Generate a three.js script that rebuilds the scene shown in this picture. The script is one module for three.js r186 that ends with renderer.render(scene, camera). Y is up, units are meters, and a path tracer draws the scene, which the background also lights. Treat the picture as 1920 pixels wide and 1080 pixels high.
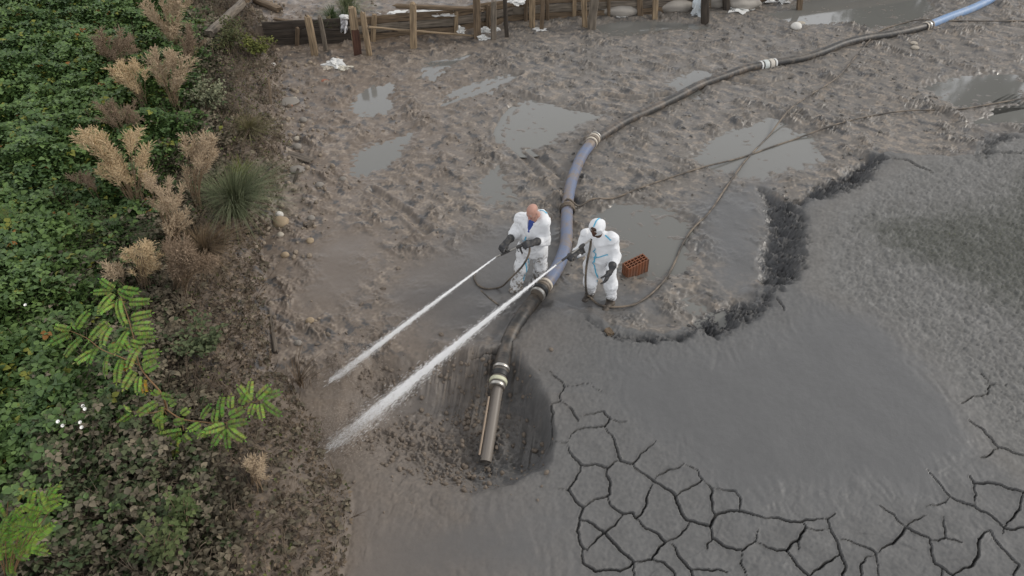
import * as THREE from 'three';
import { mergeGeometries } from 'three/addons/utils/BufferGeometryUtils.js';

// ---------------------------------------------------------------- camera, sky, sun, exposure
const CAMH = 7.8, PITCH = 43 * Math.PI / 180, sP = Math.sin(PITCH), cP = Math.cos(PITCH);
const scene = new THREE.Scene();
const camera = new THREE.PerspectiveCamera(2 * Math.atan(540 / 1280) * 180 / Math.PI, 16 / 9, 0.1, 1500);
camera.position.set(0, CAMH, 0);
camera.rotation.set(-PITCH, 0, 0);
const SUN = new THREE.Vector3(0.80, 0.55, -0.12).normalize();
{ // bright overcast sky: air and cloud only
  const W = 512, H = 256, d = new Float32Array(W * H * 4);
  for (let j = 0; j < H; j++) for (let i = 0; i < W; i++) {
    const el = ((j + 0.5) / H - 0.5) * Math.PI, az = ((i + 0.5) / W) * 2 * Math.PI;
    const x = -Math.cos(el) * Math.cos(az), y = Math.sin(el), z = -Math.cos(el) * Math.sin(az);
    const c = Math.max(0, x * SUN.x + y * SUN.y + z * SUN.z), k = (j * W + i) * 4;
    const up = Math.max(0, y), L = (0.60 + 0.95 * Math.exp(-Math.pow((y - 0.34) / 0.22, 2))) * (1 + 0.5 * Math.pow(c, 9)) + 0.05 * Math.sin(az * 3 + y * 7) * (1 - up) * up;
    d[k] = L * 0.985; d[k + 1] = L; d[k + 2] = L * 1.035; d[k + 3] = 1;
  }
  const t = new THREE.DataTexture(d, W, H, THREE.RGBAFormat, THREE.FloatType);
  t.mapping = THREE.EquirectangularReflectionMapping; t.magFilter = t.minFilter = THREE.LinearFilter; t.needsUpdate = true;
  scene.background = t; scene.environment = t;
}
const sun = new THREE.DirectionalLight(new THREE.Color(1, 0.93, 0.83), 1.5);
sun.position.copy(SUN).multiplyScalar(40).add(new THREE.Vector3(0, 0, -11)); sun.target.position.set(0, 0, -11);
sun.castShadow = true; sun.shadow.radius = 20; sun.shadow.mapSize.set(2048, 2048);
Object.assign(sun.shadow.camera, { left: -26, right: 26, top: 26, bottom: -26, near: 1, far: 120 });
scene.add(sun, sun.target);
const EXPOSURE = 1.02;

// ---------------------------------------------------------------- helpers
let seed = 12345;
const rnd = () => { seed = (seed + 0x6D2B79F5) | 0; let t = Math.imul(seed ^ (seed >>> 15), 1 | seed); t = (t + Math.imul(t ^ (t >>> 7), 61 | t)) ^ t; return ((t ^ (t >>> 14)) >>> 0) / 4294967296; };
const rr = (a, b) => a + (b - a) * rnd();
const clamp = (x, a, b) => x < a ? a : x > b ? b : x;
const ss = (a, b, x) => { const t = clamp((x - a) / (b - a), 0, 1); return t * t * (3 - 2 * t); };
const lerp = (a, b, t) => a + (b - a) * t;
const V = (x, y, z) => new THREE.Vector3(x, y, z);
const PERM = new Uint8Array(1024); { const p = [...Array(256).keys()]; for (let i = 255; i > 0; i--) { const j = Math.floor(rnd() * (i + 1)); [p[i], p[j]] = [p[j], p[i]]; } for (let i = 0; i < 1024; i++) PERM[i] = p[i & 255]; }
const GX = new Float64Array(256), GY = new Float64Array(256); for (let i = 0; i < 256; i++) { GX[i] = Math.cos(i * 2.399963); GY[i] = Math.sin(i * 2.399963); }
function n2(x, y) { // gradient noise, about -0.7 .. 0.7
  const xi = Math.floor(x), yi = Math.floor(y), fx = x - xi, fy = y - yi, X = xi & 255, Y = yi & 255;
  const u = fx * fx * fx * (fx * (fx * 6 - 15) + 10), v = fy * fy * fy * (fy * (fy * 6 - 15) + 10);
  const a = PERM[PERM[X] + Y], b = PERM[PERM[X + 1] + Y], c = PERM[PERM[X] + Y + 1], e = PERM[PERM[X + 1] + Y + 1];
  const p = GX[a] * fx + GY[a] * fy, q = GX[b] * (fx - 1) + GY[b] * fy, r = GX[c] * fx + GY[c] * (fy - 1), s = GX[e] * (fx - 1) + GY[e] * (fy - 1);
  return p + (q - p) * u + (r + (s - r) * u - p - (q - p) * u) * v;
}
function n3(x, y, z) { // value noise -1..1
  const xi = Math.floor(x), yi = Math.floor(y), zi = Math.floor(z), f = (t) => t * t * (3 - 2 * t), u = f(x - xi), v = f(y - yi), w = f(z - zi);
  const h = (a, b, c) => PERM[PERM[PERM[(xi + a) & 255] + ((yi + b) & 255)] + ((zi + c) & 255)] / 127.5 - 1;
  const l = (a, b, t) => a + (b - a) * t;
  return l(l(l(h(0, 0, 0), h(1, 0, 0), u), l(h(0, 1, 0), h(1, 1, 0), u), v), l(l(h(0, 0, 1), h(1, 0, 1), u), l(h(0, 1, 1), h(1, 1, 1), u), v), w);
}
function clod(x, y) { // lumps: rounded bumps of random size on a jittered grid, 0..1
  const xi = Math.floor(x), yi = Math.floor(y); let m = 0;
  for (let j = -1; j <= 1; j++) for (let i = -1; i <= 1; i++) {
    const a = PERM[PERM[(xi + i) & 255] + ((yi + j) & 255)], b = PERM[a + 91], c = PERM[b + 17];
    const dx = xi + i + a / 255 - x, dy = yi + j + b / 255 - y, r = 0.25 + 0.5 * c / 255, q = 1 - (dx * dx + dy * dy) / (r * r);
    if (q > 0) { const h = Math.sqrt(q) * r * 1.3; if (h > m) m = h; }
  }
  return m;
}
// a pixel of the photograph (1920 x 1080) to a point of the world: on the height y, or on the upright plane at z
const ray = (px, py) => { const u = (px - 960) / 1280, v = (540 - py) / 1280; return [u, -sP + v * cP, -cP - v * sP]; };
const at = (px, py, y = 0) => { const d = ray(px, py), t = (y - CAMH) / d[1]; return V(d[0] * t, y, d[2] * t); };
const atZ = (px, py, z) => { const d = ray(px, py), t = z / d[2]; return V(d[0] * t, CAMH + d[1] * t, z); };
const toPx = (p) => { const x = p.x, y = p.y - CAMH, z = p.z, dep = -(y * sP) - z * cP, up = y * cP - z * sP; return [960 + 1280 * x / dep, 540 - 1280 * up / dep, dep]; };

// polygons on the ground, with signed distance (negative inside)
function poly(px, y = 0) {
  const p = px.map(([a, b]) => at(a, b, y)), n = p.length, X = p.map((q) => q.x), Z = p.map((q) => q.z);
  const bx0 = Math.min(...X), bx1 = Math.max(...X), bz0 = Math.min(...Z), bz1 = Math.max(...Z);
  const sd = (x, z, far = 3) => {
    const ox = Math.max(bx0 - x, 0, x - bx1), oz = Math.max(bz0 - z, 0, z - bz1);
    if (ox > far || oz > far) return far;
    let d = 1e9, inside = false;
    for (let i = 0, j = n - 1; i < n; j = i++) {
      const ex = X[j] - X[i], ez = Z[j] - Z[i], wx = x - X[i], wz = z - Z[i], t = clamp((wx * ex + wz * ez) / (ex * ex + ez * ez), 0, 1);
      const qx = wx - ex * t, qz = wz - ez * t, q = qx * qx + qz * qz; if (q < d) d = q;
      if ((Z[i] > z) !== (Z[j] > z) && x < (X[j] - X[i]) * (z - Z[i]) / (Z[j] - Z[i]) + X[i]) inside = !inside;
    }
    return inside ? -Math.sqrt(d) : Math.sqrt(d);
  };
  return { p, sd, X, Z };
}
const used = new Map();
function numbered(name) { const k = used.get(name) || 0; used.set(name, k + 1); return k ? name + '_' + String(k).padStart(3, '0') : name; }
function tag(o, label, category, group, kind) { if (label) o.userData.label = label; if (category) o.userData.category = category; if (group) o.userData.group = group; if (kind) o.userData.kind = kind; return o; }
function thing(name, label, category, pos, group) { const o = new THREE.Group(); o.name = numbered(name); if (pos) o.position.copy(pos); scene.add(o); return tag(o, label, category, group); }
function mesh(name, geo, mat, parent = scene) {
  const m = new THREE.Mesh(geo, mat); m.name = parent === scene ? numbered(name) : name; m.castShadow = m.receiveShadow = true;
  if (parent !== scene) { // geometry is given in world coordinates: bring it into the parent's frame
    parent.updateWorldMatrix(true, false); if (!geo.userData.local) geo.applyMatrix4(parent.matrixWorld.clone().invert());
  }
  parent.add(m); return m;
}
const local = (g) => { g.userData.local = true; return g; };
const std = (color, roughness = 0.8, more = {}) => { const c = Array.isArray(color) ? new THREE.Color().setRGB(...color) : new THREE.Color(color); return new THREE.MeshStandardMaterial({ color: c, roughness, ...more }); };
function paint(geo, f) { const p = geo.attributes.position, c = new Float32Array(p.count * 3); for (let i = 0; i < p.count; i++) { const k = f(p.getX(i), p.getY(i), p.getZ(i), i); c[i * 3] = k[0]; c[i * 3 + 1] = k[1]; c[i * 3 + 2] = k[2]; } geo.setAttribute('color', new THREE.BufferAttribute(c, 3)); return geo; }
const mix3 = (a, b, t) => [a[0] + (b[0] - a[0]) * t, a[1] + (b[1] - a[1]) * t, a[2] + (b[2] - a[2]) * t];
function tube(pts, r, seg = 0, sides = 8, closed = false) { // radius may be a function of t
  const c = new THREE.CatmullRomCurve3(pts, closed, 'centripetal'), n = seg || pts.length * 8, g = new THREE.TubeGeometry(c, n, 1, sides, closed);
  const p = g.attributes.position, N = g.attributes.normal;
  for (let i = 0; i <= n; i++) { const q = c.getPointAt(Math.min(1, i / n)), R = typeof r === 'function' ? r(i / n) : r; for (let k = 0; k <= sides; k++) { const m = i * (sides + 1) + k; p.setXYZ(m, q.x + N.getX(m) * R, q.y + N.getY(m) * R, q.z + N.getZ(m) * R); } }
  if (!closed) { // caps
    const pos = [...p.array], nor = [...N.array], uv = [...g.attributes.uv.array], ix = [...g.index.array];
    for (const e of [0, n]) { const q = c.getPointAt(e / n), t = c.getTangentAt(e / n).multiplyScalar(e ? 1 : -1), b = pos.length / 3; pos.push(q.x, q.y, q.z); nor.push(t.x, t.y, t.z); uv.push(0.5, e / n);
      for (let k = 0; k <= sides; k++) { const m = e * (sides + 1) + k; pos.push(p.getX(m), p.getY(m), p.getZ(m)); nor.push(t.x, t.y, t.z); uv.push(0.5, e / n); }
      for (let k = 0; k < sides; k++) e ? ix.push(b, b + 1 + k, b + 2 + k) : ix.push(b, b + 2 + k, b + 1 + k); }
    const h = new THREE.BufferGeometry(); h.setAttribute('position', new THREE.Float32BufferAttribute(pos, 3)); h.setAttribute('normal', new THREE.Float32BufferAttribute(nor, 3)); h.setAttribute('uv', new THREE.Float32BufferAttribute(uv, 2)); h.setIndex(ix); return h;
  }
  return g;
}
function noiseTex(w, h, f, srgb = false) { const d = new Uint8Array(w * h * 4); for (let j = 0; j < h; j++) for (let i = 0; i < w; i++) { const c = f(i / w, j / h), k = (j * w + i) * 4; d[k] = clamp(c[0], 0, 1) * 255; d[k + 1] = clamp(c[1], 0, 1) * 255; d[k + 2] = clamp(c[2], 0, 1) * 255; d[k + 3] = 255; } const t = new THREE.DataTexture(d, w, h); t.wrapS = t.wrapT = THREE.RepeatWrapping; t.magFilter = t.minFilter = THREE.LinearFilter; if (srgb) t.colorSpace = THREE.SRGBColorSpace; t.needsUpdate = true; return t; }
// surface nets: a closed smooth mesh of the zero set of f (negative inside) in a box
function nets(f, lo, hi, cell) {
  const nx = Math.ceil((hi.x - lo.x) / cell) + 1, ny = Math.ceil((hi.y - lo.y) / cell) + 1, nz = Math.ceil((hi.z - lo.z) / cell) + 1;
  const D = new Float32Array(nx * ny * nz), id = new Int32Array(nx * ny * nz).fill(-1), pos = [], ix = [];
  const I = (i, j, k) => i + nx * (j + ny * k);
  for (let k = 0; k < nz; k++) for (let j = 0; j < ny; j++) for (let i = 0; i < nx; i++) D[I(i, j, k)] = f(lo.x + i * cell, lo.y + j * cell, lo.z + k * cell);
  const E = [0, 1, 0, 2, 0, 4, 1, 3, 1, 5, 2, 3, 2, 6, 3, 7, 4, 5, 4, 6, 5, 7, 6, 7];
  for (let k = 0; k < nz - 1; k++) for (let j = 0; j < ny - 1; j++) for (let i = 0; i < nx - 1; i++) {
    const v = []; let s = 0; for (let c = 0; c < 8; c++) { const q = D[I(i + (c & 1), j + ((c >> 1) & 1), k + (c >> 2))]; v.push(q); if (q < 0) s++; }
    if (s === 0 || s === 8) continue;
    let x = 0, y = 0, z = 0, n = 0;
    for (let e = 0; e < 24; e += 2) { const a = E[e], b = E[e + 1]; if ((v[a] < 0) === (v[b] < 0)) continue; const t = v[a] / (v[a] - v[b]); x += lerp(a & 1, b & 1, t); y += lerp((a >> 1) & 1, (b >> 1) & 1, t); z += lerp(a >> 2, b >> 2, t); n++; }
    id[I(i, j, k)] = pos.length / 3; pos.push(lo.x + (i + x / n) * cell, lo.y + (j + y / n) * cell, lo.z + (k + z / n) * cell);
  }
  for (let k = 1; k < nz - 1; k++) for (let j = 1; j < ny - 1; j++) for (let i = 1; i < nx - 1; i++) {
    const a = D[I(i, j, k)] < 0;
    const quad = (p, q, r, s, flip) => { if (p < 0 || q < 0 || r < 0 || s < 0) return; flip ? ix.push(p, q, r, p, r, s) : ix.push(p, r, q, p, s, r); };
    if (a !== D[I(i + 1, j, k)] < 0) quad(id[I(i, j - 1, k - 1)], id[I(i, j, k - 1)], id[I(i, j, k)], id[I(i, j - 1, k)], a);
    if (a !== D[I(i, j + 1, k)] < 0) quad(id[I(i - 1, j, k - 1)], id[I(i - 1, j, k)], id[I(i, j, k)], id[I(i, j, k - 1)], a);
    if (a !== D[I(i, j, k + 1)] < 0) quad(id[I(i - 1, j - 1, k)], id[I(i, j - 1, k)], id[I(i, j, k)], id[I(i - 1, j, k)], a);
  }
  const g = new THREE.BufferGeometry(); g.setAttribute('position', new THREE.Float32BufferAttribute(pos, 3)); g.setIndex(ix); g.computeVertexNormals(); return g;
}
// ---------------------------------------------------------------- the ground
const SHELF = 0.20;                                     // the dried crust stands this high above the mud floor
const shelfP = poly([[2300, 225], [2050, 250], [1905, 260], [1855, 268], [1845, 290], [1800, 304], [1740, 299], [1655, 292], [1650, 318], [1625, 345], [1570, 368], [1500, 388], [1508, 425], [1500, 470], [1512, 505], [1482, 535], [1460, 556], [1470, 580], [1420, 596], [1395, 612], [1340, 640], [1300, 628], [1240, 645], [1170, 630], [1140, 634], [1100, 606], [1050, 596], [1005, 604], [985, 640], [940, 652], [830, 668], [700, 690], [600, 720], [420, 760], [300, 1000], [300, 1500], [2600, 1500], [2600, 700]], SHELF);
const bowlP = poly([[640, 720], [700, 672], [830, 664], [960, 657], [985, 690], [1010, 735], [1030, 768], [1034, 830], [1008, 885], [965, 928], [880, 950], [790, 925], [690, 880], [630, 840]]);
const bankP = poly([[-900, -60], [395, -60], [470, 40], [515, 70], [528, 110], [530, 180], [540, 260], [545, 330], [520, 400], [500, 470], [500, 560], [512, 640], [520, 700], [560, 740], [590, 800], [625, 850], [640, 900], [650, 1000], [655, 1200], [300, 1700], [-1500, 1700], [-2500, 400]]);
const smoothP = [ // wet slurry, levelled by itself
  poly([[1120, 690], [1180, 660], [1380, 650], [1520, 560], [1640, 590], [1720, 650], [1790, 740], [1850, 830], [1840, 880], [1760, 930], [1650, 940], [1560, 950], [1380, 950], [1290, 880], [1200, 810], [1150, 760]], SHELF),
  poly([[760, 500], [850, 450], [930, 420], [1050, 420], [1060, 480], [1000, 570], [930, 640], [800, 640], [750, 620], [730, 560]]),
  poly([[1330, 350], [1430, 350], [1440, 420], [1430, 520], [1400, 560], [1340, 540], [1310, 470], [1300, 410]]),
  poly([[1010, 540], [1080, 540], [1180, 560], [1250, 540], [1230, 590], [1100, 600], [1020, 590]]),
  poly([[640, 960], [800, 950], [960, 960], [1070, 950], [1080, 1100], [640, 1120]], SHELF),
  poly([[560, 480], [640, 430], [720, 450], [700, 520], [640, 590], [560, 560]]),
  poly([[660, 750], [760, 690], [830, 680], [850, 760], [800, 790], [700, 800]]),
];
const WATER = 0.012;
const hollowP = [ // slumped, undercut stretches of the crust's edge
  poly([[1418, 345], [1500, 384], [1514, 430], [1508, 500], [1488, 540], [1455, 560], [1425, 530], [1432, 450], [1440, 400]], 0.1),
  poly([[1490, 390], [1530, 345], [1590, 312], [1650, 288], [1660, 305], [1640, 345], [1570, 375]], 0.1),
  poly([[1275, 618], [1330, 575], [1390, 566], [1440, 575], [1425, 600], [1345, 645], [1300, 635]], 0.1),
  poly([[1815, 298], [1840, 268], [1880, 252], [1910, 262], [1860, 290], [1840, 306]], 0.1),
];
hollowP.push(poly([[1462, 552], [1440, 580], [1410, 600], [1345, 645], [1332, 630], [1390, 585], [1440, 545]], 0.1), poly([[1100, 604], [1150, 626], [1240, 636], [1300, 622], [1300, 640], [1230, 652], [1150, 642]], 0.1));
const streakP = [poly([[795, 664], [860, 652], [968, 656], [985, 690], [960, 760], [880, 790], [815, 770]]), poly([[965, 720], [1010, 740], [1032, 800], [1020, 870], [980, 900], [950, 820]])];
const puddlePx = [
  ['beside the dark clods below the plank wall', [[652, 205], [665, 180], [700, 160], [735, 150], [747, 165], [740, 200], [715, 217], [678, 218]]],
  ['at the foot of the stony bank', [[655, 322], [660, 290], [700, 268], [765, 252], [775, 270], [745, 300], [700, 328], [670, 338]]],
  ['large and grey behind the bald worker', [[928, 258], [955, 203], [1000, 188], [1060, 203], [1125, 213], [1088, 235], [1045, 268], [1000, 278], [950, 280]]],
  ['long and narrow in the old wheel track', [[786, 138], [800, 118], [850, 106], [872, 108], [850, 128], [800, 152]]],
  ['pale and shallow in the middle of the upper mud', [[826, 192], [850, 168], [900, 156], [958, 140], [965, 150], [920, 172], [870, 190]]],
  ['small and left of the bald worker', [[893, 345], [915, 318], [945, 308], [962, 375], [935, 392], [905, 380]]],
  ['behind the hooded worker and the hollow brick', [[1110, 405], [1150, 385], [1205, 376], [1268, 392], [1300, 428], [1292, 480], [1262, 520], [1225, 530], [1160, 500], [1170, 450]]],
  ['beside the black hose below its taped joint', [[1252, 155], [1270, 142], [1310, 133], [1345, 140], [1325, 158], [1300, 190], [1265, 172]]],
  ['wide, crossed by the thin hose', [[1300, 295], [1330, 258], [1400, 238], [1445, 222], [1525, 258], [1545, 300], [1455, 334], [1380, 330], [1310, 315]]],
  ['with a white reflection above the black hose', [[1440, 30], [1500, 5], [1575, -20], [1720, -30], [1760, 20], [1700, 50], [1630, 55], [1580, 45], [1500, 50]]],
  ['brightest, at the right between the hose lines', [[1733, 168], [1755, 152], [1790, 146], [1830, 140], [1900, 138], [1925, 165], [1905, 190], [1850, 202], [1790, 197]]],
  ['bright, at the right end of the thin hose', [[1815, 236], [1850, 212], [1900, 192], [2010, 180], [2000, 220], [1900, 232]]],
  ['tiny, in the pit rim below the hooded worker', [[1280, 562], [1308, 555], [1325, 585], [1322, 606], [1300, 605], [1285, 590]]],
  ['olive brown against the plank wall foot', [[1100, 50], [1200, 38], [1300, 42], [1330, 55], [1230, 62], [1150, 72]]],
];
const puddles = puddlePx.map(([where, px]) => ({ where, ...poly(px) }));
const wallLine = [at(505, 86), at(560, 84), at(660, 80), at(750, 70), at(850, 63), at(960, 42), at(1080, 33), at(1200, 29), at(1300, 20), at(1400, 9), at(1520, -12), at(1750, -45)];
function wallZ(x) { const L = wallLine; if (x <= L[0].x) return L[0].z; for (let i = 1; i < L.length; i++) if (x < L[i].x) return lerp(L[i - 1].z, L[i].z, (x - L[i - 1].x) / (L[i].x - L[i - 1].x)); return L[L.length - 1].z; }
const WALLH = 0.62;

function bankHeight(d) { return d <= 0 ? 0 : 1.35 * (1 - Math.exp(-d / 2.4)); }
// the ground without its fine churned relief; gives [height, shelf 0..1, bowl 0..1, smooth 0..1, bank distance, puddle 0..1, slope 0..1]
const out = new Float64Array(9);
function base(x, z) {
  const w1 = n2(x * 1.3 + 7, z * 1.3), w2 = n2(x * 1.3, z * 1.3 + 31), w3 = n2(x * 5, z * 5), w4 = n2(x * 5 + 40, z * 5);
  const qx = x + 0.12 * w1 + 0.05 * w3, qz = z + 0.12 * w2 + 0.05 * w4;
  let h = 0.05 + 0.045 * n2(x * 0.6, z * 0.6) + 0.03 * w1;
  // shelf of dried crust with an eroded edge
  const sd = shelfP.sd(qx, qz), rim = 0.5 + 0.4 * n2(x * 0.9 + 3, z * 0.9) + 0.15 * w3;
  let ho = 0; for (const p of hollowP) { const d = p.sd(qx, qz, 0.5) + 0.1 * w4; if (d < 0.12) ho = Math.max(ho, ss(0.12, -0.2, d)); }
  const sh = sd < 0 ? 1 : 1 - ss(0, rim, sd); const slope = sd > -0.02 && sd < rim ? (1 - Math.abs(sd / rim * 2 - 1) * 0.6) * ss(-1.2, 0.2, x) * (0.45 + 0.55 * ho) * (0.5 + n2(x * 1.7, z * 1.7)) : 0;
  const up = ss(-1.5, 0.1, x); h = lerp(h, lerp(0.05, SHELF, up) + 0.03 * n2(x * 0.4, z * 0.4 + 9), Math.pow(sh, 0.8));
  // scoured bowl round the end of the suction pipe
  const bd = bowlP.sd(qx + 0.16 * w2, qz + 0.16 * w1), bw = ss(-0.05, lerp(0.75, 0.24, ss(-0.6, 0.5, x)), -bd);
  h -= 0.16 * ho * (1 - 0.3 * w3); h -= lerp(0.14, 0.46, ss(-2.6, -0.4, x)) * bw + (bd < 0 ? 0.05 * ss(0, 0.15, -bd) : 0);
  // bank
  const kd = -bankP.sd(x + 0.25 * w1, z + 0.25 * w2, 14);
  h += bankHeight(kd);
  // behind the plank wall the ground is higher
  const wz = wallZ(x), back = wz - 0.06 - z;
  if (back > 0 && kd < 1.2) h = lerp(h, 0.50 + 0.03 * w1, ss(0, 0.03, back) * (1 - ss(0.2, 1.2, kd)));
  const w5 = n2(x * 9 + 4, z * 13); let sm = 0; for (const p of smoothP) { const d = p.sd(qx + 0.3 * w2, qz - 0.3 * w1, 1) + 0.22 * w3 + 0.12 * w5; if (d < 0.4) sm = Math.max(sm, ss(0.4, -0.6, d)); }
  let pu = 0; for (const p of puddles) { const d = p.sd(x + 0.22 * w1 + 0.08 * w3, z + 0.22 * w2 + 0.08 * w4, 0.8); if (d < 0.25) pu = Math.max(pu, ss(0.25, -0.16, d + 0.14 * w5 + 0.1 * w4)); }
  if (pu > 0 && back <= 0) h = lerp(h, WATER - 0.013 + 0.018 * w5 + 0.016 * w1 + 0.02 * w3, pu);
  out[0] = h; out[1] = sh; out[2] = bw; out[3] = sm; out[4] = kd; out[5] = pu; out[6] = slope; out[7] = back; out[8] = ho;
  return h;
}
const H = (x, z) => base(x, z);
function hit(px, py, f = H) { // first point of the ground seen through a pixel
  const d = ray(px, py), L = Math.hypot(...d); let t = 4.2 / L;
  for (let i = 0; i < 1200; i++) { const x = d[0] * t, z = d[2] * t; if (CAMH + d[1] * t < f(x, z)) break; t += 0.03 / L; }
  let a = t - 0.03 / L; for (let i = 0; i < 10; i++) { const m = (a + t) / 2; CAMH + d[1] * m < f(d[0] * m, d[2] * m) ? t = m : a = m; }
  return V(d[0] * t, CAMH + d[1] * t, d[2] * t);
}
// cracks in the crust: traced lines, roughened, stamped into a distance grid
const CR = { x0: -1.5, z0: -14, x1: 13, z1: -2.2, s: 0.01 }; CR.nx = Math.ceil((CR.x1 - CR.x0) / CR.s); CR.nz = Math.ceil((CR.z1 - CR.z0) / CR.s);
const crackD = new Float32Array(CR.nx * CR.nz).fill(9), crackW = new Float32Array(CR.nx * CR.nz);
{
  const A = [
    [[65, 75], [105, 110], [120, 135], [105, 190], [70, 205], [75, 275], [65, 340], [130, 352]], [[105, 190], [140, 215], [175, 265], [180, 280]], [[120, 135], [165, 130], [230, 118]], [[230, 130], [290, 160]],
    [[180, 250], [225, 240], [270, 228], [300, 255], [295, 270], [280, 288], [200, 295], [150, 318], [130, 352]], [[300, 260], [375, 270]], [[280, 288], [310, 330], [328, 385], [340, 425], [390, 435], [420, 395], [480, 345]],
    [[130, 352], [150, 400], [185, 440], [290, 452], [325, 425], [340, 425]], [[185, 440], [165, 500], [135, 540], [160, 575], [195, 608], [180, 655], [170, 700], [195, 770], [215, 778]], [[80, 535], [135, 540]],
    [[195, 608], [240, 575], [300, 557], [300, 510], [285, 475], [290, 452]]];
  const B = [
    [[390, 435], [420, 470], [470, 505], [510, 530], [555, 565], [570, 605], [600, 660], [690, 683], [700, 660], [730, 632], [785, 625], [805, 625], [860, 640], [905, 655]], [[470, 505], [490, 480], [530, 460], [560, 455], [590, 435]],
    [[470, 505], [450, 550], [440, 605], [400, 650], [390, 630], [350, 632], [300, 600], [290, 560]], [[555, 565], [610, 535], [660, 500], [640, 460], [590, 440]], [[660, 500], [700, 540], [700, 600], [710, 640]],
    [[700, 530], [790, 545], [808, 570], [808, 625]], [[180, 655], [240, 680], [280, 705], [320, 755], [370, 800], [390, 825], [340, 860], [240, 860], [195, 830], [195, 770]], [[350, 632], [320, 680], [280, 705], [245, 735], [215, 770]],
    [[400, 650], [440, 695], [490, 715], [515, 745], [480, 790], [460, 815], [390, 825]], [[515, 745], [570, 720], [600, 690], [610, 670]], [[540, 750], [575, 810], [615, 855], [630, 900]], [[460, 815], [510, 825], [545, 860], [570, 900]], [[390, 825], [405, 900]],
    [[690, 683], [700, 730], [740, 760], [815, 780], [850, 755], [870, 740], [880, 695]], [[680, 780], [680, 750], [700, 735]], [[870, 745], [920, 770], [985, 778], [1030, 740], [1065, 690], [1050, 665]], [[985, 778], [1020, 820], [1075, 877], [1100, 920]], [[815, 780], [810, 830], [835, 900]]];
  const C = [
    [[1180, 630], [1150, 655], [1160, 690], [1175, 720], [1200, 790], [1220, 850], [1210, 920]], [[1205, 735], [1280, 760], [1340, 790], [1345, 830], [1355, 910]], [[1340, 790], [1390, 755], [1435, 720], [1455, 690], [1490, 710], [1550, 735], [1555, 780], [1570, 830], [1640, 877], [1680, 920]],
    [[1350, 600], [1410, 635], [1455, 690]], [[1540, 460], [1590, 520], [1630, 570], [1720, 605], [1780, 640], [1840, 690], [1920, 690], [2050, 700]], [[1600, 640], [1610, 700], [1610, 730], [1555, 740]], [[1610, 730], [1675, 748]], [[1530, 610], [1580, 600], [1630, 570]],
    [[1705, 485], [1720, 515], [1780, 515], [1850, 535], [1920, 550], [2000, 560]], [[1725, 520], [1730, 560], [1720, 605]], [[1700, 265], [1760, 310], [1815, 375], [1870, 395], [1920, 408], [2000, 415]], [[1750, 415], [1815, 380]], [[1660, 205], [1720, 175], [1775, 170], [1780, 135], [1850, 132]], [[1780, 135], [1750, 90]],
    [[1785, 700], [1830, 770], [1900, 835], [1870, 900]], [[620, 855], [760, 865]], [[1030, 740], [1040, 775]], [[1840, 690], [1835, 715]], [[1590, 900], [1600, 850]], [[905, 655], [950, 652], [1000, 668], [1050, 665], [1105, 655], [1150, 655]], [[1340, 790], [1280, 830], [1270, 900]], [[1455, 690], [1500, 660], [1540, 640]], [[1920, 550], [1900, 620], [1840, 690]], [[1075, 877], [1130, 840], [1200, 790]], [[1640, 877], [1720, 830], [1785, 700]], [[1065, 690], [1110, 700], [1160, 690]]];
  const lines = [...A.map((l) => [l, 0.008, 0.06]), ...B.map((l) => [l, 0.0085, 0.1]), ...C.map((l) => [l, 0.0082, 0.09])].map(([l, w, dp]) => [l.map(([x, y]) => at(1000 + x / 2.087, 660 + y / 2.087, SHELF)), w, dp]);
  for (const l of [[[1655, 293], [1700, 300], [1750, 325]], [[1455, 556], [1470, 582]], [[1840, 284], [1920, 288]], [[880, 660], [905, 655], [960, 640]]]) lines.push([l.map(([x, y]) => at(x, y, SHELF)), 0.016, 0.08]);
  for (const [pts, w, dp] of lines) {
    let L = pts.map((p) => [p.x, p.z]);
    for (let it = 0; it < 4; it++) { const M = [L[0]]; for (let i = 1; i < L.length; i++) { const [ax, az] = L[i - 1], [bx, bz] = L[i], o = rr(-0.11, 0.11); M.push([(ax + bx) / 2 - (bz - az) * o, (az + bz) / 2 + (bx - ax) * o], L[i]); } L = M; }
    for (let i = 1; i < L.length; i++) {
      const [ax, az] = L[i - 1], [bx, bz] = L[i], R = 0.09, ex = bx - ax, ez = bz - az, ee = ex * ex + ez * ez + 1e-9;
      const run = Math.min(i, L.length - i) * Math.hypot(ex, ez), f = Math.min(1, 0.45 + 1.8 * run) * Math.max(0.72, 1 + 0.7 * n2(ax * 1.6, az * 1.6));
      const i0 = Math.max(0, Math.floor((Math.min(ax, bx) - R - CR.x0) / CR.s)), i1 = Math.min(CR.nx - 1, Math.ceil((Math.max(ax, bx) + R - CR.x0) / CR.s)), j0 = Math.max(0, Math.floor((Math.min(az, bz) - R - CR.z0) / CR.s)), j1 = Math.min(CR.nz - 1, Math.ceil((Math.max(az, bz) + R - CR.z0) / CR.s));
      for (let j = j0; j <= j1; j++) for (let k = i0; k <= i1; k++) { const x = CR.x0 + k * CR.s - ax, z = CR.z0 + j * CR.s - az, t = clamp((x * ex + z * ez) / ee, 0, 1), d = Math.hypot(x - ex * t, z - ez * t) / (w * f); const m = j * CR.nx + k; if (d < crackD[m]) { crackD[m] = d; crackW[m] = dp * Math.min(1, f); } }
    }
  }
}
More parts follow.
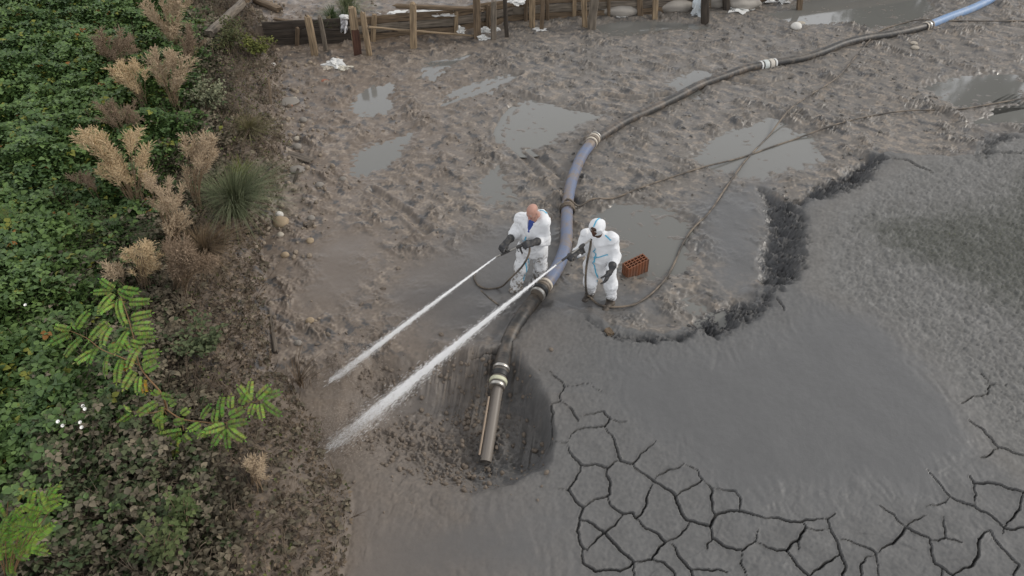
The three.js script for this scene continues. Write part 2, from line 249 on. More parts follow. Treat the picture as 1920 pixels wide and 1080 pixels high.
function crack(x, z) { // metres to take off
  const a = (x - CR.x0) / CR.s, b = (z - CR.z0) / CR.s, i = Math.floor(a), j = Math.floor(b); if (i < 0 || j < 0 || i >= CR.nx - 1 || j >= CR.nz - 1) return 0;
  const m = j * CR.nx + i; if (crackD[m] > 8 && crackD[m + CR.nx + 1] > 8) return 0;
  const u = a - i, v = b - j, d = lerp(lerp(crackD[m], crackD[m + 1], u), lerp(crackD[m + CR.nx], crackD[m + CR.nx + 1], u), v), w = Math.max(crackW[m], crackW[m + 1], crackW[m + CR.nx], crackW[m + CR.nx + 1]);
  return d < 1.5 ? w * (1 - ss(0.5, 1.5, d)) : -0.010 * (1 - ss(1.5, 5, d));
}
const streakA = at(850, 700), slurryLine = poly([[1540, 540], [1660, 600], [1760, 700], [1860, 830], [2100, 1000], [2600, 900], [2300, 225], [1905, 262], [1700, 310], [1560, 400]], SHELF);
const algaeP = poly([[1640, 430], [1760, 380], [1920, 330], [2200, 330], [2200, 620], [1960, 600], [1800, 560], [1690, 500]], SHELF);
const ruts = [[[935, 268], [932, 245], [945, 220], [962, 203]], [[990, 285], [1020, 305], [1060, 340]], [[965, 280], [985, 300], [1010, 330]], [[782, 150], [830, 125], [880, 104]], [[830, 200], [900, 172], [975, 142]], [[1130, 180], [1190, 190], [1250, 182]], [[1350, 150], [1420, 160], [1480, 150]], [[700, 360], [760, 400], [800, 440]]].map((l) => { const p = l.map(([a, b]) => at(a, b)); return { p, x0: Math.min(...p.map((q) => q.x)) - 0.35, x1: Math.max(...p.map((q) => q.x)) + 0.35, z0: Math.min(...p.map((q) => q.z)) - 0.35, z1: Math.max(...p.map((q) => q.z)) + 0.35 }; });
function rutD(q, x, z) { if (x < q.x0 || x > q.x1 || z < q.z0 || z > q.z1) return 9; let m = 9; for (let i = 1; i < q.p.length; i++) { const a = q.p[i - 1], b = q.p[i], ex = b.x - a.x, ez = b.z - a.z, t = clamp(((x - a.x) * ex + (z - a.z) * ez) / (ex * ex + ez * ez), 0, 1), d = Math.hypot(x - a.x - ex * t, z - a.z - ez * t); if (d < m) m = d; } return m + 0.03 * n2(x * 8, z * 8); }
function relief(x, z, o) { // fine relief to add on base(); o = what base() gave
  const [, sh, bw, sm, kd, pu, sl, back, ho] = o;
  const a = x * 0.82 + z * 0.57, b = (-x * 0.57 + z * 0.82) * 1.45, k = n2(x * 0.55 + 50, z * 0.55);
  const patch = ss(-0.16, 0.36, n2(a * 1.25 + 30, b * 1.25) + 0.5 * n2(a * 3.1, b * 3.1 + 70)); let amp = 0.95 * (0.06 + 0.94 * patch) * (1 - sh) * (1 - 0.93 * sm) * (1 - 0.85 * pu) * (0.62 + 0.75 * k);
  if (kd > 0.2) amp *= 1 - 0.5 * ss(0.2, 1, kd);
  if (back > 0) amp *= 0.55;
  amp = Math.max(amp, sl * 0.7 * (bw > 0.1 ? 0.3 : 1), ho * 1.25, bw * 0.75 * (1 - sm));
  const wx = 0.3 * n2(a * 2.1, b * 2.1), wz = 0.3 * n2(a * 2.1 + 9, b * 2.1);
  let r = 0;
  if (amp > 0.02) {
    const r1 = n2(a * 2.6 + wx, b * 2.6 + wz), r2 = n2(a * 6.3 + wx * 2, b * 6.3 + wz * 2), r3 = n2(a * 14 + wx * 3, b * 14), r4 = n2(a * 31, b * 31);
    const rg = Math.pow(1 - Math.min(1, Math.abs(r2) * 2.4), 2), rh = Math.pow(1 - Math.min(1, Math.abs(r3) * 2.2), 2); r = amp * (0.03 + 0.09 * r1 + 0.085 * rg * (0.6 + r1) + 0.03 * rh + 0.008 * r4 + 0.05 * clod(a * 4.4 + 2 * wx, b * 4.4 + 2 * wz) * (0.5 + rh) + 0.016 * clod(a * 13, b * 13));
    r -= amp * 0.015;
  }
  if (sm > 0.05) r += sm * (0.0022 * n2(x * 9, z * 9) + 0.008 * n2(x * 2.2, z * 2.2));
  if (sh > 0.5 && sm > 0.08 && sm < 0.98) r += (1 - Math.abs(sm * 2 - 1)) * 0.012 * n2(x * 11 + 2 * n2(x * 2, z * 2), z * 3.2 + 1.5 * n2(x, z * 2));
  if (sh > 0.6 && sl < 0.2) { // crust: pebbly at the right, smooth elsewhere
    const d = slurryLine.sd(x + 0.4 * k, z, 2), pb = ss(0.25, -0.5, d);
    const q = (1 - sm) * sh;
    r += q * (0.007 * n2(x * 26, z * 26) + 0.005 * n2(x * 9, z * 9) + 0.006 * clod(x * 17, z * 17 + 3) + 0.016 * clod(x * 5 + 7, z * 5) * (k > 0.05 ? 1 : 0.15)) + pb * (0.022 * clod(x * 13, z * 13) + 0.013 * clod(x * 27, z * 27) + 0.008 * n2(x * 40, z * 40));
  }
  { let st = 0; for (const p of streakP) { const d = p.sd(x, z, 0.4); if (d < 0.1) st = Math.max(st, ss(0.1, -0.25, d)); } if (st > 0) r = r * (1 - 0.75 * st) + st * (0.05 * n2(x * 13 + z * 2.2, z * 0.8) + 0.034 * n2(x * 34 + z * 5, z * 1.5) + 0.008 * n2(x * 70, z * 6)); }
  for (const q of ruts) { const d = rutD(q, x, z); if (d < 0.3) r = r * (1 - 0.8 * (1 - ss(0.05, 0.3, d))) - 0.05 * (1 - ss(0.03, 0.1, d)) + 0.035 * Math.max(0, 1 - Math.abs(d - 0.14) / 0.07); }
  // streaks drawn down the sloping face beside the suction hose
  if (bw > 0.01 && bw < 0.98) { const s = (1 - Math.abs(bw * 2 - 1)) * ss(1.5, 0.6, Math.hypot(x - streakA.x - 0.2, (z - streakA.z) * 0.8)); r += s * (0.034 * n2(x * 14 + z * 1.8, z * 0.7) + 0.02 * n2(x * 34 + z * 4, z * 1.4)); }
  if (kd > 0) r += ss(0, 0.6, kd) * (0.05 * n2(x * 3, z * 3) + 0.03 * clod(x * 9, z * 9));
  r -= crack(x, z) * (sm > 0 ? 1 - 0.5 * sm : 1);
  if (pu > 0.5 && r > 0) r *= 1 - 0.6 * (pu - 0.5) * 2;
  return r;
}
function ground(x, z) { const h = base(x, z); return h + relief(x, z, out); }
// colours (linear): grey sludge, brown silt, freshly cut wet mud that also paints shade on the bowl wall, dried skin on the lumps
const GREY = [0.100, 0.0995, 0.0990], SILT = [0.136, 0.122, 0.107], BROWN = [0.152, 0.119, 0.092], CUT_AND_SHADE = [0.05, 0.051, 0.054], DRY = [0.27, 0.222, 0.175], CRUST = [0.128, 0.126, 0.121], ALGAE = [0.062, 0.064, 0.053], SKIN = [0.2, 0.192, 0.178], SOIL = [0.06, 0.047, 0.035];
function mudColor(x, z, o) {
  const [, sh, bw, sm, kd, pu, sl, back, ho] = o;
  const k = n2(x * 0.5 + 20, z * 0.5), f = n2(x * 7, z * 7 + 3), g = n2(x * 19, z * 19), e = n2(x * 2.3 + 80, z * 2.3);
  const wet = Math.max(sm, (sh > 0.5 ? ss(-0.2, 0.5, slurryLine.sd(x + 0.4 * k, z, 2)) : 0)); let c = mix3(BROWN, mix3(SILT, GREY, wet), ss(-4.2, 1.6, x + 1.6 * k + (z > -6 ? -0.6 : 0)));
  const a = x * 0.82 + z * 0.57, b = (-x * 0.57 + z * 0.82) * 1.45;
  const rough = (1 - sh) * (1 - sm) * (1 - pu);
  if (rough > 0.02) {
    c = mix3(c, DRY, rough * 0.62 * ss(0.06, 0.45, n2(a * 5 + 3, b * 5) + 0.55 * g + 0.3 * k + 0.02));
    c = mix3(c, CUT_AND_SHADE, rough * 0.85 * ss(0.08, 0.4, n2(a * 4.1 + 60, b * 4.1) * 0.9 + 0.5 * n2(a * 15, b * 15 + 8) + 0.25 * e - 0.02));
  }
  if (bw > 0.1 && bw < 0.97) c = mix3(c, CUT_AND_SHADE, 0.6 * ss(-1.0, 0.3, x + 0.5 * f) * ss(-0.4, 0.3, g + f + 0.2));  // right bowl wall: wet cut mud plus painted shade of the side off the sun
  if (ho > 0.05) c = mix3(c, CUT_AND_SHADE, 0.85 * ss(0.15, 0.7, ho + 0.45 * f));
  if (bw > 0.02 && bw < 0.98 && streakP[0].sd(x, z, 0.3) < 0.05) c = mix3(c, DRY, 0.5 * ss(0.1, 0.5, n2(x * 26 + z * 4 + 5, z * 1.2)));
  if (sl > 0.05 && bw < 0.05) c = mix3(c, CUT_AND_SHADE, 0.85 * ss(0.05, 0.5, sl) * ss(-0.6, 0.2, f + g + 0.3));
  if (sh > 0.5) {
    c = mix3(c, CRUST, ss(-1.2, 0.8, x) * (1 - wet));
    const d = algaeP.sd(x, z, 2.5), al = ss(0.5, -0.9, d + 1.1 * k + 0.4 * f);
    const gr = 0.5 + 0.9 * n2(x * 30, z * 30) + 0.5 * g; c = mix3(c, ALGAE, al * clamp(gr + 0.35, 0, 1));
    c = mix3(c, x < -0.5 ? DRY : SKIN, 0.24 * (1 - sm) * clamp(0.5 + 0.7 * g + 0.25 * f + 0.5 * n2(x * 45, z * 45), 0, 1) * (1 - al));
  }
  if (sm > 0) c = mix3(c, mix3(GREY, BROWN, ss(0.5, -3, x) * 0.75), sm * 0.8);
  if (kd > 0.1) c = mix3(c, SOIL, ss(0.3, 1.6, kd + 0.5 * e));
  const q = 1 - 0.88 * Math.max(wet * 0.9, pu), v = 1 + (0.22 * f + 0.28 * g) * q; return [c[0] * v, c[1] * v, c[2] * v];
}
{
  const NX = 1100, NZ = 920, NL = 110, zs = [300]; for (let j = 0; j < NZ; j++) zs.push(-2.3 * Math.pow(25.5 / 2.3, j / (NZ - 1))); zs.push(-60, -600);
  const cols = NX + 2, rows = zs.length, pos = new Float32Array(cols * rows * 3), col = new Float32Array(cols * rows * 3), uv = new Float32Array(cols * rows * 2);
  for (let j = 0; j < rows; j++) for (let i = 0; i < cols; i++) {
    const z = zs[j], hw = 6.1 + 0.54 * clamp(-z, 2, 26); let x = i === 0 ? -600 : i === cols - 1 ? 600 : i <= NL ? -hw + 0.5 * hw * (i - 1) / (NL - 1) : -0.5 * hw + 1.5 * hw * (i - NL) / (NX - NL);
    const m = j * cols + i, far = i === 0 || i === cols - 1 || j === 0 || j > NZ;
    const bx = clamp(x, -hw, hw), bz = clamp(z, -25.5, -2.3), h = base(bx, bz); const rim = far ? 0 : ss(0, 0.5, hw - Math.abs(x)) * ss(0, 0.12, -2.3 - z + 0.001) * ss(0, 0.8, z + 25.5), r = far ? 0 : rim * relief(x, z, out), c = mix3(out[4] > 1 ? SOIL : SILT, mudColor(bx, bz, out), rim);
    pos[m * 3] = x; pos[m * 3 + 1] = h + r; pos[m * 3 + 2] = z; col.set(c, m * 3); uv[m * 2] = x; uv[m * 2 + 1] = z;
  }
  const ix = new Uint32Array((cols - 1) * (rows - 1) * 6); let q = 0;
  for (let j = 0; j < rows - 1; j++) for (let i = 0; i < cols - 1; i++) { const a = j * cols + i, b = a + 1, c = a + cols, d = c + 1; ix[q++] = a; ix[q++] = b; ix[q++] = d; ix[q++] = a; ix[q++] = d; ix[q++] = c; }
  const g = new THREE.BufferGeometry(); g.setAttribute('position', new THREE.BufferAttribute(pos, 3)); g.setAttribute('color', new THREE.BufferAttribute(col, 3)); g.setAttribute('uv', new THREE.BufferAttribute(uv, 2)); g.setIndex(new THREE.BufferAttribute(ix, 1)); g.computeVertexNormals();
  // wetness: glossier where slurry stands, matt on dried crust
  const rough = noiseTex(640, 448, (u, v) => { const x = -20 + 40 * u, z = -26 + 28 * v; base(x, z); const [, sh, bw, sm, kd, pu] = out; let r = 0.55 + 0.28 * sh * (1 - sm) - 0.2 * sm - 0.2 * pu + (1 - 0.8 * sm) * (0.3 * n2(x * 3, z * 3) + 0.25 * n2(x * 8, z * 8)); if (kd > 0.2) r = 0.85; return [r, r, r]; });
  rough.wrapS = rough.wrapT = THREE.ClampToEdgeWrapping; rough.repeat.set(1 / 40, 1 / 28); rough.offset.set(0.5, 26 / 28);
  const bump = noiseTex(512, 512, (u, v) => { const w = (s, o) => { const a = n2(u * s + o, v * s), b = n2((u - 1) * s + o, v * s), c = n2(u * s + o, (v - 1) * s), d = n2((u - 1) * s + o, (v - 1) * s); return lerp(lerp(a, b, u), lerp(c, d, u), v); }; const r = 0.5 + 0.5 * w(24, 3) + 0.4 * w(60, 9) + 0.3 * w(130, 1); return [r, r, r]; });
  bump.repeat.set(1 / 1.3, 1 / 1.3);
  const m = new THREE.MeshStandardMaterial({ vertexColors: true, roughness: 1, roughnessMap: rough, bumpMap: bump, bumpScale: 0.0022 });
  tag(mesh('ground', g, m), 'churned grey brown mud floor with a cracked dried crust on the right', null, null, 'structure');
}
{ // muddy water in the hollows
  const wm = new THREE.MeshPhysicalMaterial({ color: new THREE.Color().setRGB(0.148, 0.147, 0.145), roughness: 0.06, ior: 1.4, vertexColors: true });
  for (const p of puddles) {
    const n = p.X.length, cx = p.X.reduce((a, b) => a + b) / n, cz = p.Z.reduce((a, b) => a + b) / n;
    const s = new THREE.Shape(p.X.map((x, i) => { const dx = x - cx, dz = p.Z[i] - cz, l = Math.hypot(dx, dz) || 1; return new THREE.Vector2(x + dx / l * 0.4, -(p.Z[i] + dz / l * 0.4)); }));
    const g = new THREE.ShapeGeometry(s); g.rotateX(-Math.PI / 2); g.translate(0, WATER, 0);
    const tint = 0.9 + 0.25 * rnd(); paint(g, () => [tint, tint, tint * rr(0.93, 0.96)]);
    tag(mesh('puddle_water', g, wm), 'still muddy puddle, ' + p.where, 'puddle', null, 'structure');
  }
}
// ---------------------------------------------------------------- the overgrown bank
const inView = (p, m = 90) => { const [a, b, d] = toPx(p); return d > 0 && a > -m && a < 1920 + m && b > -m && b < 1080 + m; };
const dummy = new THREE.Object3D(), colr = new THREE.Color();
function scatter(name, geo, mat, list, label, category) { // list: [pos, quaternion, scale, colour]
  const m = new THREE.InstancedMesh(geo, mat, list.length); m.name = numbered(name); m.castShadow = m.receiveShadow = true;
  list.forEach(([p, q, s, c], i) => { dummy.position.copy(p); dummy.quaternion.copy(q); typeof s === 'number' ? dummy.scale.setScalar(s) : dummy.scale.copy(s); dummy.updateMatrix(); m.setMatrixAt(i, dummy.matrix); m.setColorAt(i, colr.setRGB(c[0], c[1], c[2])); });
  scene.add(m); return tag(m, label, category, null, 'stuff');
}
const bankD = (x, z) => -bankP.sd(x + 0.25 * n2(x * 1.3 + 7, z * 1.3), z + 0.25 * n2(x * 1.3, z * 1.3 + 31), 14);
const mound = (x, z) => { const d = bankD(x, z); return ss(0.3, 2.2, d) * (0.30 + 0.34 * n2(x * 0.8 + 11, z * 0.8) + 0.24 * n2(x * 2.1, z * 2.1 + 5)) + 0.1 * ss(0, 0.5, d) * (0.6 + n2(x * 3, z * 3)); };
const bankTop = (x, z) => H(x, z) + Math.max(0, mound(x, z));
const eul = new THREE.Euler(), quat = (x, y, z, o = 'YXZ') => new THREE.Quaternion().setFromEuler(eul.set(x, y, z, o));
function leafGeo(w, l, fold, bend) { // one folded leaf lying along +z, from its stalk
  const P = [0, 0, 0, 0, -bend * 0.3, l * 0.5, 0, -bend, l, -w, fold, l * 0.36, -w * 0.72, fold * 0.8 - bend * 0.4, l * 0.68, w, fold, l * 0.36, w * 0.72, fold * 0.8 - bend * 0.4, l * 0.68];
  const g = new THREE.BufferGeometry(); g.setAttribute('position', new THREE.Float32BufferAttribute(P, 3)); g.setIndex([0, 1, 3, 3, 1, 4, 4, 1, 2, 0, 5, 1, 5, 6, 1, 6, 2, 1]); g.computeVertexNormals(); return g;
}
const turned = (g, rx, ry, x = 0, y = 0, z = 0) => g.clone().applyMatrix4(new THREE.Matrix4().compose(V(x, y, z), quat(rx, ry, 0), V(1, 1, 1)));
const trio = mergeGeometries([turned(leafGeo(0.034, 0.085, 0.012, 0.018), 0.1, 0, 0, 0, 0.02), turned(leafGeo(0.028, 0.068, 0.01, 0.014), 0.15, 1.35), turned(leafGeo(0.028, 0.068, 0.01, 0.014), 0.15, -1.35)]);
const single = leafGeo(0.025, 0.06, 0.012, 0.02);
const leafMat = (r = 0.62) => new THREE.MeshPhysicalMaterial({ color: 0xffffff, roughness: r, side: THREE.DoubleSide, specularIntensity: 0.6 });
{
  const greenL = [], coatedL = [], scrubL = [], twigL = [], litterL = [];
  const x0 = -17, x1 = -1.2, z0 = -25, z1 = -2.6, n = 330000;
  for (let i = 0; i < n; i++) {
    const x = rr(x0, x1), z = rr(z0, z1), d = bankD(x, z); if (d < 0.02) continue;
    const g = H(x, z), m = Math.max(0.03, mound(x, z)), dep = Math.pow(rnd(), 2.2), p = V(x, g + m * (1 - 0.75 * dep) + rr(-0.02, 0.05), z);
    if (!inView(p)) continue;
    const [px, py, depth] = toPx(p);
    if (depth > 15 && rnd() < 0.25) continue;
    const k = n2(x * 0.7, z * 0.7 + 60), k2 = n2(x * 2.3 + 8, z * 2.3), e = 0.06;
    const gx = (bankTop(x + e, z) - bankTop(x - e, z)) / (2 * e), gz = (bankTop(x, z + e) - bankTop(x, z - e)) / (2 * e);
    // three belts: mud-splashed scrub at the shore, mud-coated leaves, clean green brambles up the bank (wider belt towards the camera)
    const edge = lerp(2.25, 1.9, ss(-5, -13, z)) + 0.7 * ss(-5.4, -3.8, z) + 0.6 * k + 0.35 * k2, green = ss(edge - 0.7, edge + 0.5, d);
    const q = quat(clamp(gz * 0.7, -0.9, 0.9) + rr(-0.55, 0.55), rr(0, 6.28), clamp(-gx * 0.7, -0.9, 0.9) + rr(-0.55, 0.55), 'ZXY');
    const up = 0.55 + 0.45 * (1 - dep);
    if (rnd() < green) {
      const t = rnd(), yel = rnd() < 0.035 + 0.1 * ss(0.2, 0.5, n2(x * 1.4 + 70, z * 1.4)); const c = yel ? [0.16, 0.17, 0.03] : mix3([0.034, 0.070, 0.024], [0.130, 0.205, 0.055], t * t * 0.6 + 0.1 + 0.3 * clamp(0.4 + k + 0.6 * k2, 0, 1)); if (rnd() < 0.006) c.splice(0, 3, 0.2, 0.09, 0.02);
      greenL.push([p, q, rr(0.75, 1.35), c]);
    } else if (d > 1.1 + 0.5 * k2 || rnd() < 0.12) {
      const t = rnd(), gr = rnd() < 0.58 * ss(0.8, 2.2, d); const c = gr ? mix3([0.045, 0.07, 0.03], [0.09, 0.1, 0.05], t) : mix3([0.088, 0.078, 0.056], [0.2, 0.168, 0.116], t);
      if (rnd() < 0.75) coatedL.push([p, q, rr(0.6, 1.15), c]);
    } else if (rnd() < 0.55) {
      const t = rnd(), ge = rnd() < (z < -12 ? 0.5 : 0.16) * ss(0.1, 0.6, d + k2); const c = ge ? mix3([0.05, 0.07, 0.022], [0.13, 0.14, 0.045], t) : mix3([0.075, 0.055, 0.038], [0.19, 0.145, 0.1], t);
      scrubL.push([p, quat(rr(-1, 1), rr(0, 6.28), rr(-1, 1)), rr(0.45, 1.0), c]);
    }
    if (d < 3.4 && rnd() < 0.085 * (1.3 - d / 4)) twigL.push([V(x, g - 0.02, z), quat(rr(-0.9, 0.9), rr(0, 6.28), rr(-0.9, 0.9)), V(rr(0.7, 1.2), rr(0.45, 1.25) * (0.5 + 0.4 * ss(0, 1, d)), 1), mix3([0.09, 0.065, 0.045], [0.22, 0.17, 0.12], rnd())]);
  }
  const lm = leafMat(0.55), dm = leafMat(0.85);
  scatter('bramble_thicket', trio, lm, greenL, 'dense green bramble leaves covering the left bank', 'brambles');
  scatter('mud_coated_undergrowth', trio, dm, coatedL, 'grey brown mud-coated leaves between the green brambles and the shore', 'undergrowth');
  scatter('dry_scrub', single, dm, scrubL, 'small withered leaves and weeds along the muddy shore', 'scrub');
  const tw = []; for (const [a, b, c, h] of [[0, 0, 0, 0.5], [0.03, 0.16, 0.02, 0.3], [-0.02, 0.25, 0, 0.26]]) tw.push(tube([V(a * 0, b, 0), V(a + 0.02, b + h * 0.5, c * 1.2), V(a * 3.2 + 0.05, b + h, c * 3 + 0.04)], (t) => 0.005 * (1 - 0.75 * t), 4, 3));
  scatter('dry_twigs', mergeGeometries(tw), std(0xffffff, 0.9), twigL, 'tangled bare brown twigs along the shore edge of the bank', 'twigs');
  console.log('leaves', greenL.length, coatedL.length, scrubL.length, twigL.length);
}
// dry seed-head plants: stems that carry fluffy plumes
const strawMat = new THREE.MeshStandardMaterial({ vertexColors: true, roughness: 0.95, side: THREE.DoubleSide });
const plumeVariants = [0, 1, 2, 3].map((v) => { // a plume along +y, 1 m long before scaling
  const pos = [], col = [];
  const fleck = (c, s, k) => { const u = V(rr(-1, 1), rr(-1, 1), rr(-1, 1)).normalize(), w = V(rr(-1, 1), rr(-1, 1), rr(-1, 1)).cross(u).normalize(); for (const [e, f] of [[-1, -0.6], [1, -0.6], [0, 1.2]]) { pos.push(c.x + (u.x * e + w.x * f) * s, c.y + (u.y * e + w.y * f) * s, c.z + (u.z * e + w.z * f) * s); col.push(...k); } };
  for (let b = 0; b < 46; b++) { // sprays that arch up and out from the stem
    const t0 = Math.pow(rnd(), 0.85) * 0.86, a = rr(0, 6.283), L = (0.16 + 0.34 * Math.sin(Math.PI * Math.min(1, 0.12 + t0 * 0.8))) * rr(0.6, 1.15), o = rr(0.35, 0.75), lum = rr(0, 1);
    for (let i = 0; i < 44; i++) { const q = (i + rnd()) / 44, r = L * o * q, y = t0 + L * (0.9 * q - 0.25 * q * q), j = 0.02 * (1.2 - q); fleck(V(Math.cos(a) * r + 0.12 * y * y + rr(-j, j), y + rr(-j, j), Math.sin(a) * r + rr(-j, j)), rr(0.008, 0.019), mix3([0.40, 0.325, 0.22], [0.68, 0.575, 0.42], clamp(0.6 * lum + 0.5 * rnd(), 0, 1))); }
  }
  const g = new THREE.BufferGeometry(); g.setAttribute('position', new THREE.Float32BufferAttribute(pos, 3)); g.setAttribute('color', new THREE.Float32BufferAttribute(col, 3)); g.computeVertexNormals(); return local(g);
});
const strawTints = { gold: [1.05, 0.97, 0.83], tan: [0.86, 0.8, 0.76], brown: [0.5, 0.44, 0.42], ash: [0.72, 0.72, 0.66] };
const strawMats = Object.fromEntries(Object.entries(strawTints).map(([k, c]) => [k, new THREE.MeshStandardMaterial({ color: new THREE.Color().setRGB(...c), vertexColors: true, roughness: 0.95, side: THREE.DoubleSide })]));
const stemMat = std([0.2, 0.14, 0.085], 0.9);
function plumePlant(label, base, tips, tint, group) { // tips: [px, py, length in metres]
  const b = hit(...base, bankTop); b.y = H(b.x, b.z);
  const t = thing('dry_plume_plant', label, 'dry plant', b, group);
  for (const [px, py, len] of tips) for (let k = 0; k < 5; k++) {
    const e = atZ(px + rr(-17, 17) * (k ? 1 : 0.2), py + rr(-17, 17) * (k ? 1 : 0.2), b.z + rr(-0.25, 0.3)), L = len * 1.3 * rr(0.75, 1.1) * (k ? 0.8 : 1);
    const lean = e.clone().sub(b), mid = b.clone().addScaledVector(lean, 0.55); mid.y += 0.08; mid.x -= lean.x * 0.08;
    const s0 = b.clone().add(V(rr(-0.1, 0.1), 0, rr(-0.1, 0.1)));
    mesh('stem', tube([s0, mid, e], (q) => 0.007 * (1 - 0.6 * q), 8, 4), stemMat, t);
    const pl = new THREE.Mesh(plumeVariants[Math.floor(rnd() * 4)], strawMats[tint]); pl.name = 'plume'; pl.castShadow = pl.receiveShadow = true;
    const dir = e.clone().sub(mid).normalize(); pl.position.copy(e).addScaledVector(dir, -L * 0.8).sub(b); pl.quaternion.setFromUnitVectors(V(0, 1, 0), dir).multiply(quat(0, rr(0, 6.28), 0)); pl.scale.set(L * rr(0.75, 1.2), L, L * rr(0.75, 1.2)); t.add(pl);
  }
}
const PG = 'dried plume plants on the bank';
plumePlant('dense golden plume plant, largest of the dry clumps, left of centre on the bank', [252, 372], [[160, 258, 0.42], [185, 262, 0.45], [212, 290, 0.4], [245, 255, 0.4], [230, 325, 0.34], [262, 292, 0.34], [200, 318, 0.34], [280, 320, 0.3]], 'gold', PG);
plumePlant('thin tan plume plant with drooping heads just right of and below the golden clump', [318, 438], [[282, 338, 0.3], [305, 352, 0.3], [330, 372, 0.34], [335, 408, 0.3], [318, 420, 0.3], [300, 385, 0.28]], 'tan', PG);
plumePlant('tall pale plume plant leaning toward the green grass tuft', [362, 372], [[362, 268, 0.36], [388, 258, 0.36], [375, 300, 0.34], [352, 325, 0.3], [393, 285, 0.3]], 'tan', PG);
plumePlant('golden plume plant beside the pale grey bush, second clump from the top', [272, 192], [[212, 128, 0.34], [236, 134, 0.34], [256, 118, 0.34], [250, 152, 0.28]], 'gold', PG);
plumePlant('tan plume plant with upright heads against the pale grey bush', [325, 196], [[292, 108, 0.4], [322, 96, 0.42], [340, 118, 0.4], [306, 130, 0.34], [332, 145, 0.32]], 'tan', PG);
plumePlant('tan plume plant at the top edge of the picture above the bank', [318, 75], [[282, 18, 0.4], [312, 12, 0.4], [338, 5, 0.4], [300, 40, 0.34], [322, 52, 0.4]], 'tan', PG);
plumePlant('dull brown withered plume plant between the brambles and the top clumps', [208, 112], [[178, 70, 0.36], [192, 84, 0.34], [228, 62, 0.36], [240, 76, 0.34], [215, 95, 0.3]], 'brown', PG);
plumePlant('slender brown plume plant behind the upright heads, near the beams', [352, 112], [[356, 62, 0.36], [366, 78, 0.36], [345, 84, 0.34]], 'brown', PG);
plumePlant('low brown withered plume plant above the golden clump', [228, 240], [[190, 205, 0.3], [212, 215, 0.34], [240, 206, 0.3], [252, 218, 0.28], [200, 228, 0.24]], 'brown', PG);
plumePlant('low yellowish plume plant below the thin tan clump', [268, 535], [[252, 470, 0.3], [275, 462, 0.34], [288, 488, 0.3], [262, 500, 0.26]], 'gold', PG);
plumePlant('bushy brown plume plant sprawling right of the low yellowish one', [330, 535], [[318, 465, 0.36], [345, 470, 0.38], [372, 478, 0.36], [330, 498, 0.34], [360, 500, 0.34], [395, 492, 0.3]], 'brown', PG);
plumePlant('single small tan plume standing above the bright green sapling', [238, 540], [[216, 500, 0.3]], 'tan', PG);
plumePlant('single brown plume lying left of the golden clump', [188, 370], [[148, 330, 0.32]], 'brown', PG);
plumePlant('small round straw-coloured seed clump on the shore below the sapling', [478, 905], [[470, 872, 0.22], [482, 868, 0.22], [490, 880, 0.2]], 'tan', PG);

// grass tufts
function tuft(label, base, n, len, spread, tint, lean) {
  const b = base, pos = [], col = [], ix = [];
  for (let i = 0; i < n; i++) {
    const a = rr(0, 6.283), r0 = spread * 0.55 * Math.sqrt(rnd()) * (0.6 + 0.5 * Math.sin(a * 3 + len * 20)), L = len * rr(0.35, 1.15), out = spread * rr(0.05, 1.5), w = rr(0.004, 0.008), k = mix3(tint[0], tint[1], rnd()), o = pos.length / 3;
    const dx = Math.cos(a), dz = Math.sin(a), s = V(b.x + dx * r0, b.y - 0.03, b.z + dz * r0);
    for (let j = 0; j <= 4; j++) { const t = j / 4, y = L * (t * 1.2 - 0.55 * t * t * (out / spread)), q = out * t * t, px = s.x + dx * q + lean[0] * t * t, pz = s.z + dz * q + lean[1] * t * t, ww = w * (1 - t * 0.9); pos.push(px - dz * ww, s.y + y, pz + dx * ww, px + dz * ww, s.y + y, pz - dx * ww); col.push(...k, ...k); if (j) { const m = o + j * 2; ix.push(m - 2, m - 1, m, m - 1, m + 1, m); } }
  }
  const g = new THREE.BufferGeometry(); g.setAttribute('position', new THREE.Float32BufferAttribute(pos, 3)); g.setAttribute('color', new THREE.Float32BufferAttribute(col, 3)); g.setIndex(ix); g.computeVertexNormals();
  const t = thing('grass_tuft', label, 'grass tuft', b); tag(mesh('blades', g, strawMat, t), null, null, null, 'stuff'); return t;
}
const onBank = (px, py) => { const p = hit(px, py, bankTop); p.y = H(p.x, p.z) + 0.1; return p; };
tuft('large arching tuft of blue green grass on the bank right of the tan plumes', onBank(445, 385), 1100, 0.85, 0.72, [[0.07, 0.09, 0.04], [0.2, 0.22, 0.12]], [0.2, 0.12]);
tuft('yellow green upright grass at the back of the large tuft', onBank(455, 335), 200, 0.5, 0.22, [[0.12, 0.15, 0.03], [0.24, 0.26, 0.06]], [0.05, 0]);
tuft('olive tuft of dry grass on the shore below the grey bush', onBank(470, 250), 420, 0.42, 0.5, [[0.09, 0.08, 0.03], [0.17, 0.15, 0.07]], [0.1, 0.1]);
tuft('brownish sprawling grass beside the brown plume plant', onBank(385, 470), 520, 0.5, 0.55, [[0.1, 0.07, 0.04], [0.2, 0.14, 0.08]], [0.12, 0.1]);
tuft('dull green grass among the brambles under the golden clump', onBank(190, 430), 420, 0.42, 0.6, [[0.04, 0.06, 0.02], [0.1, 0.12, 0.06]], [0.1, 0.1]);
tuft('thin brown reed grass where the jets strike the shore', onBank(565, 730), 60, 0.7, 0.3, [[0.07, 0.05, 0.03], [0.16, 0.11, 0.07]], [0.15, -0.1]);

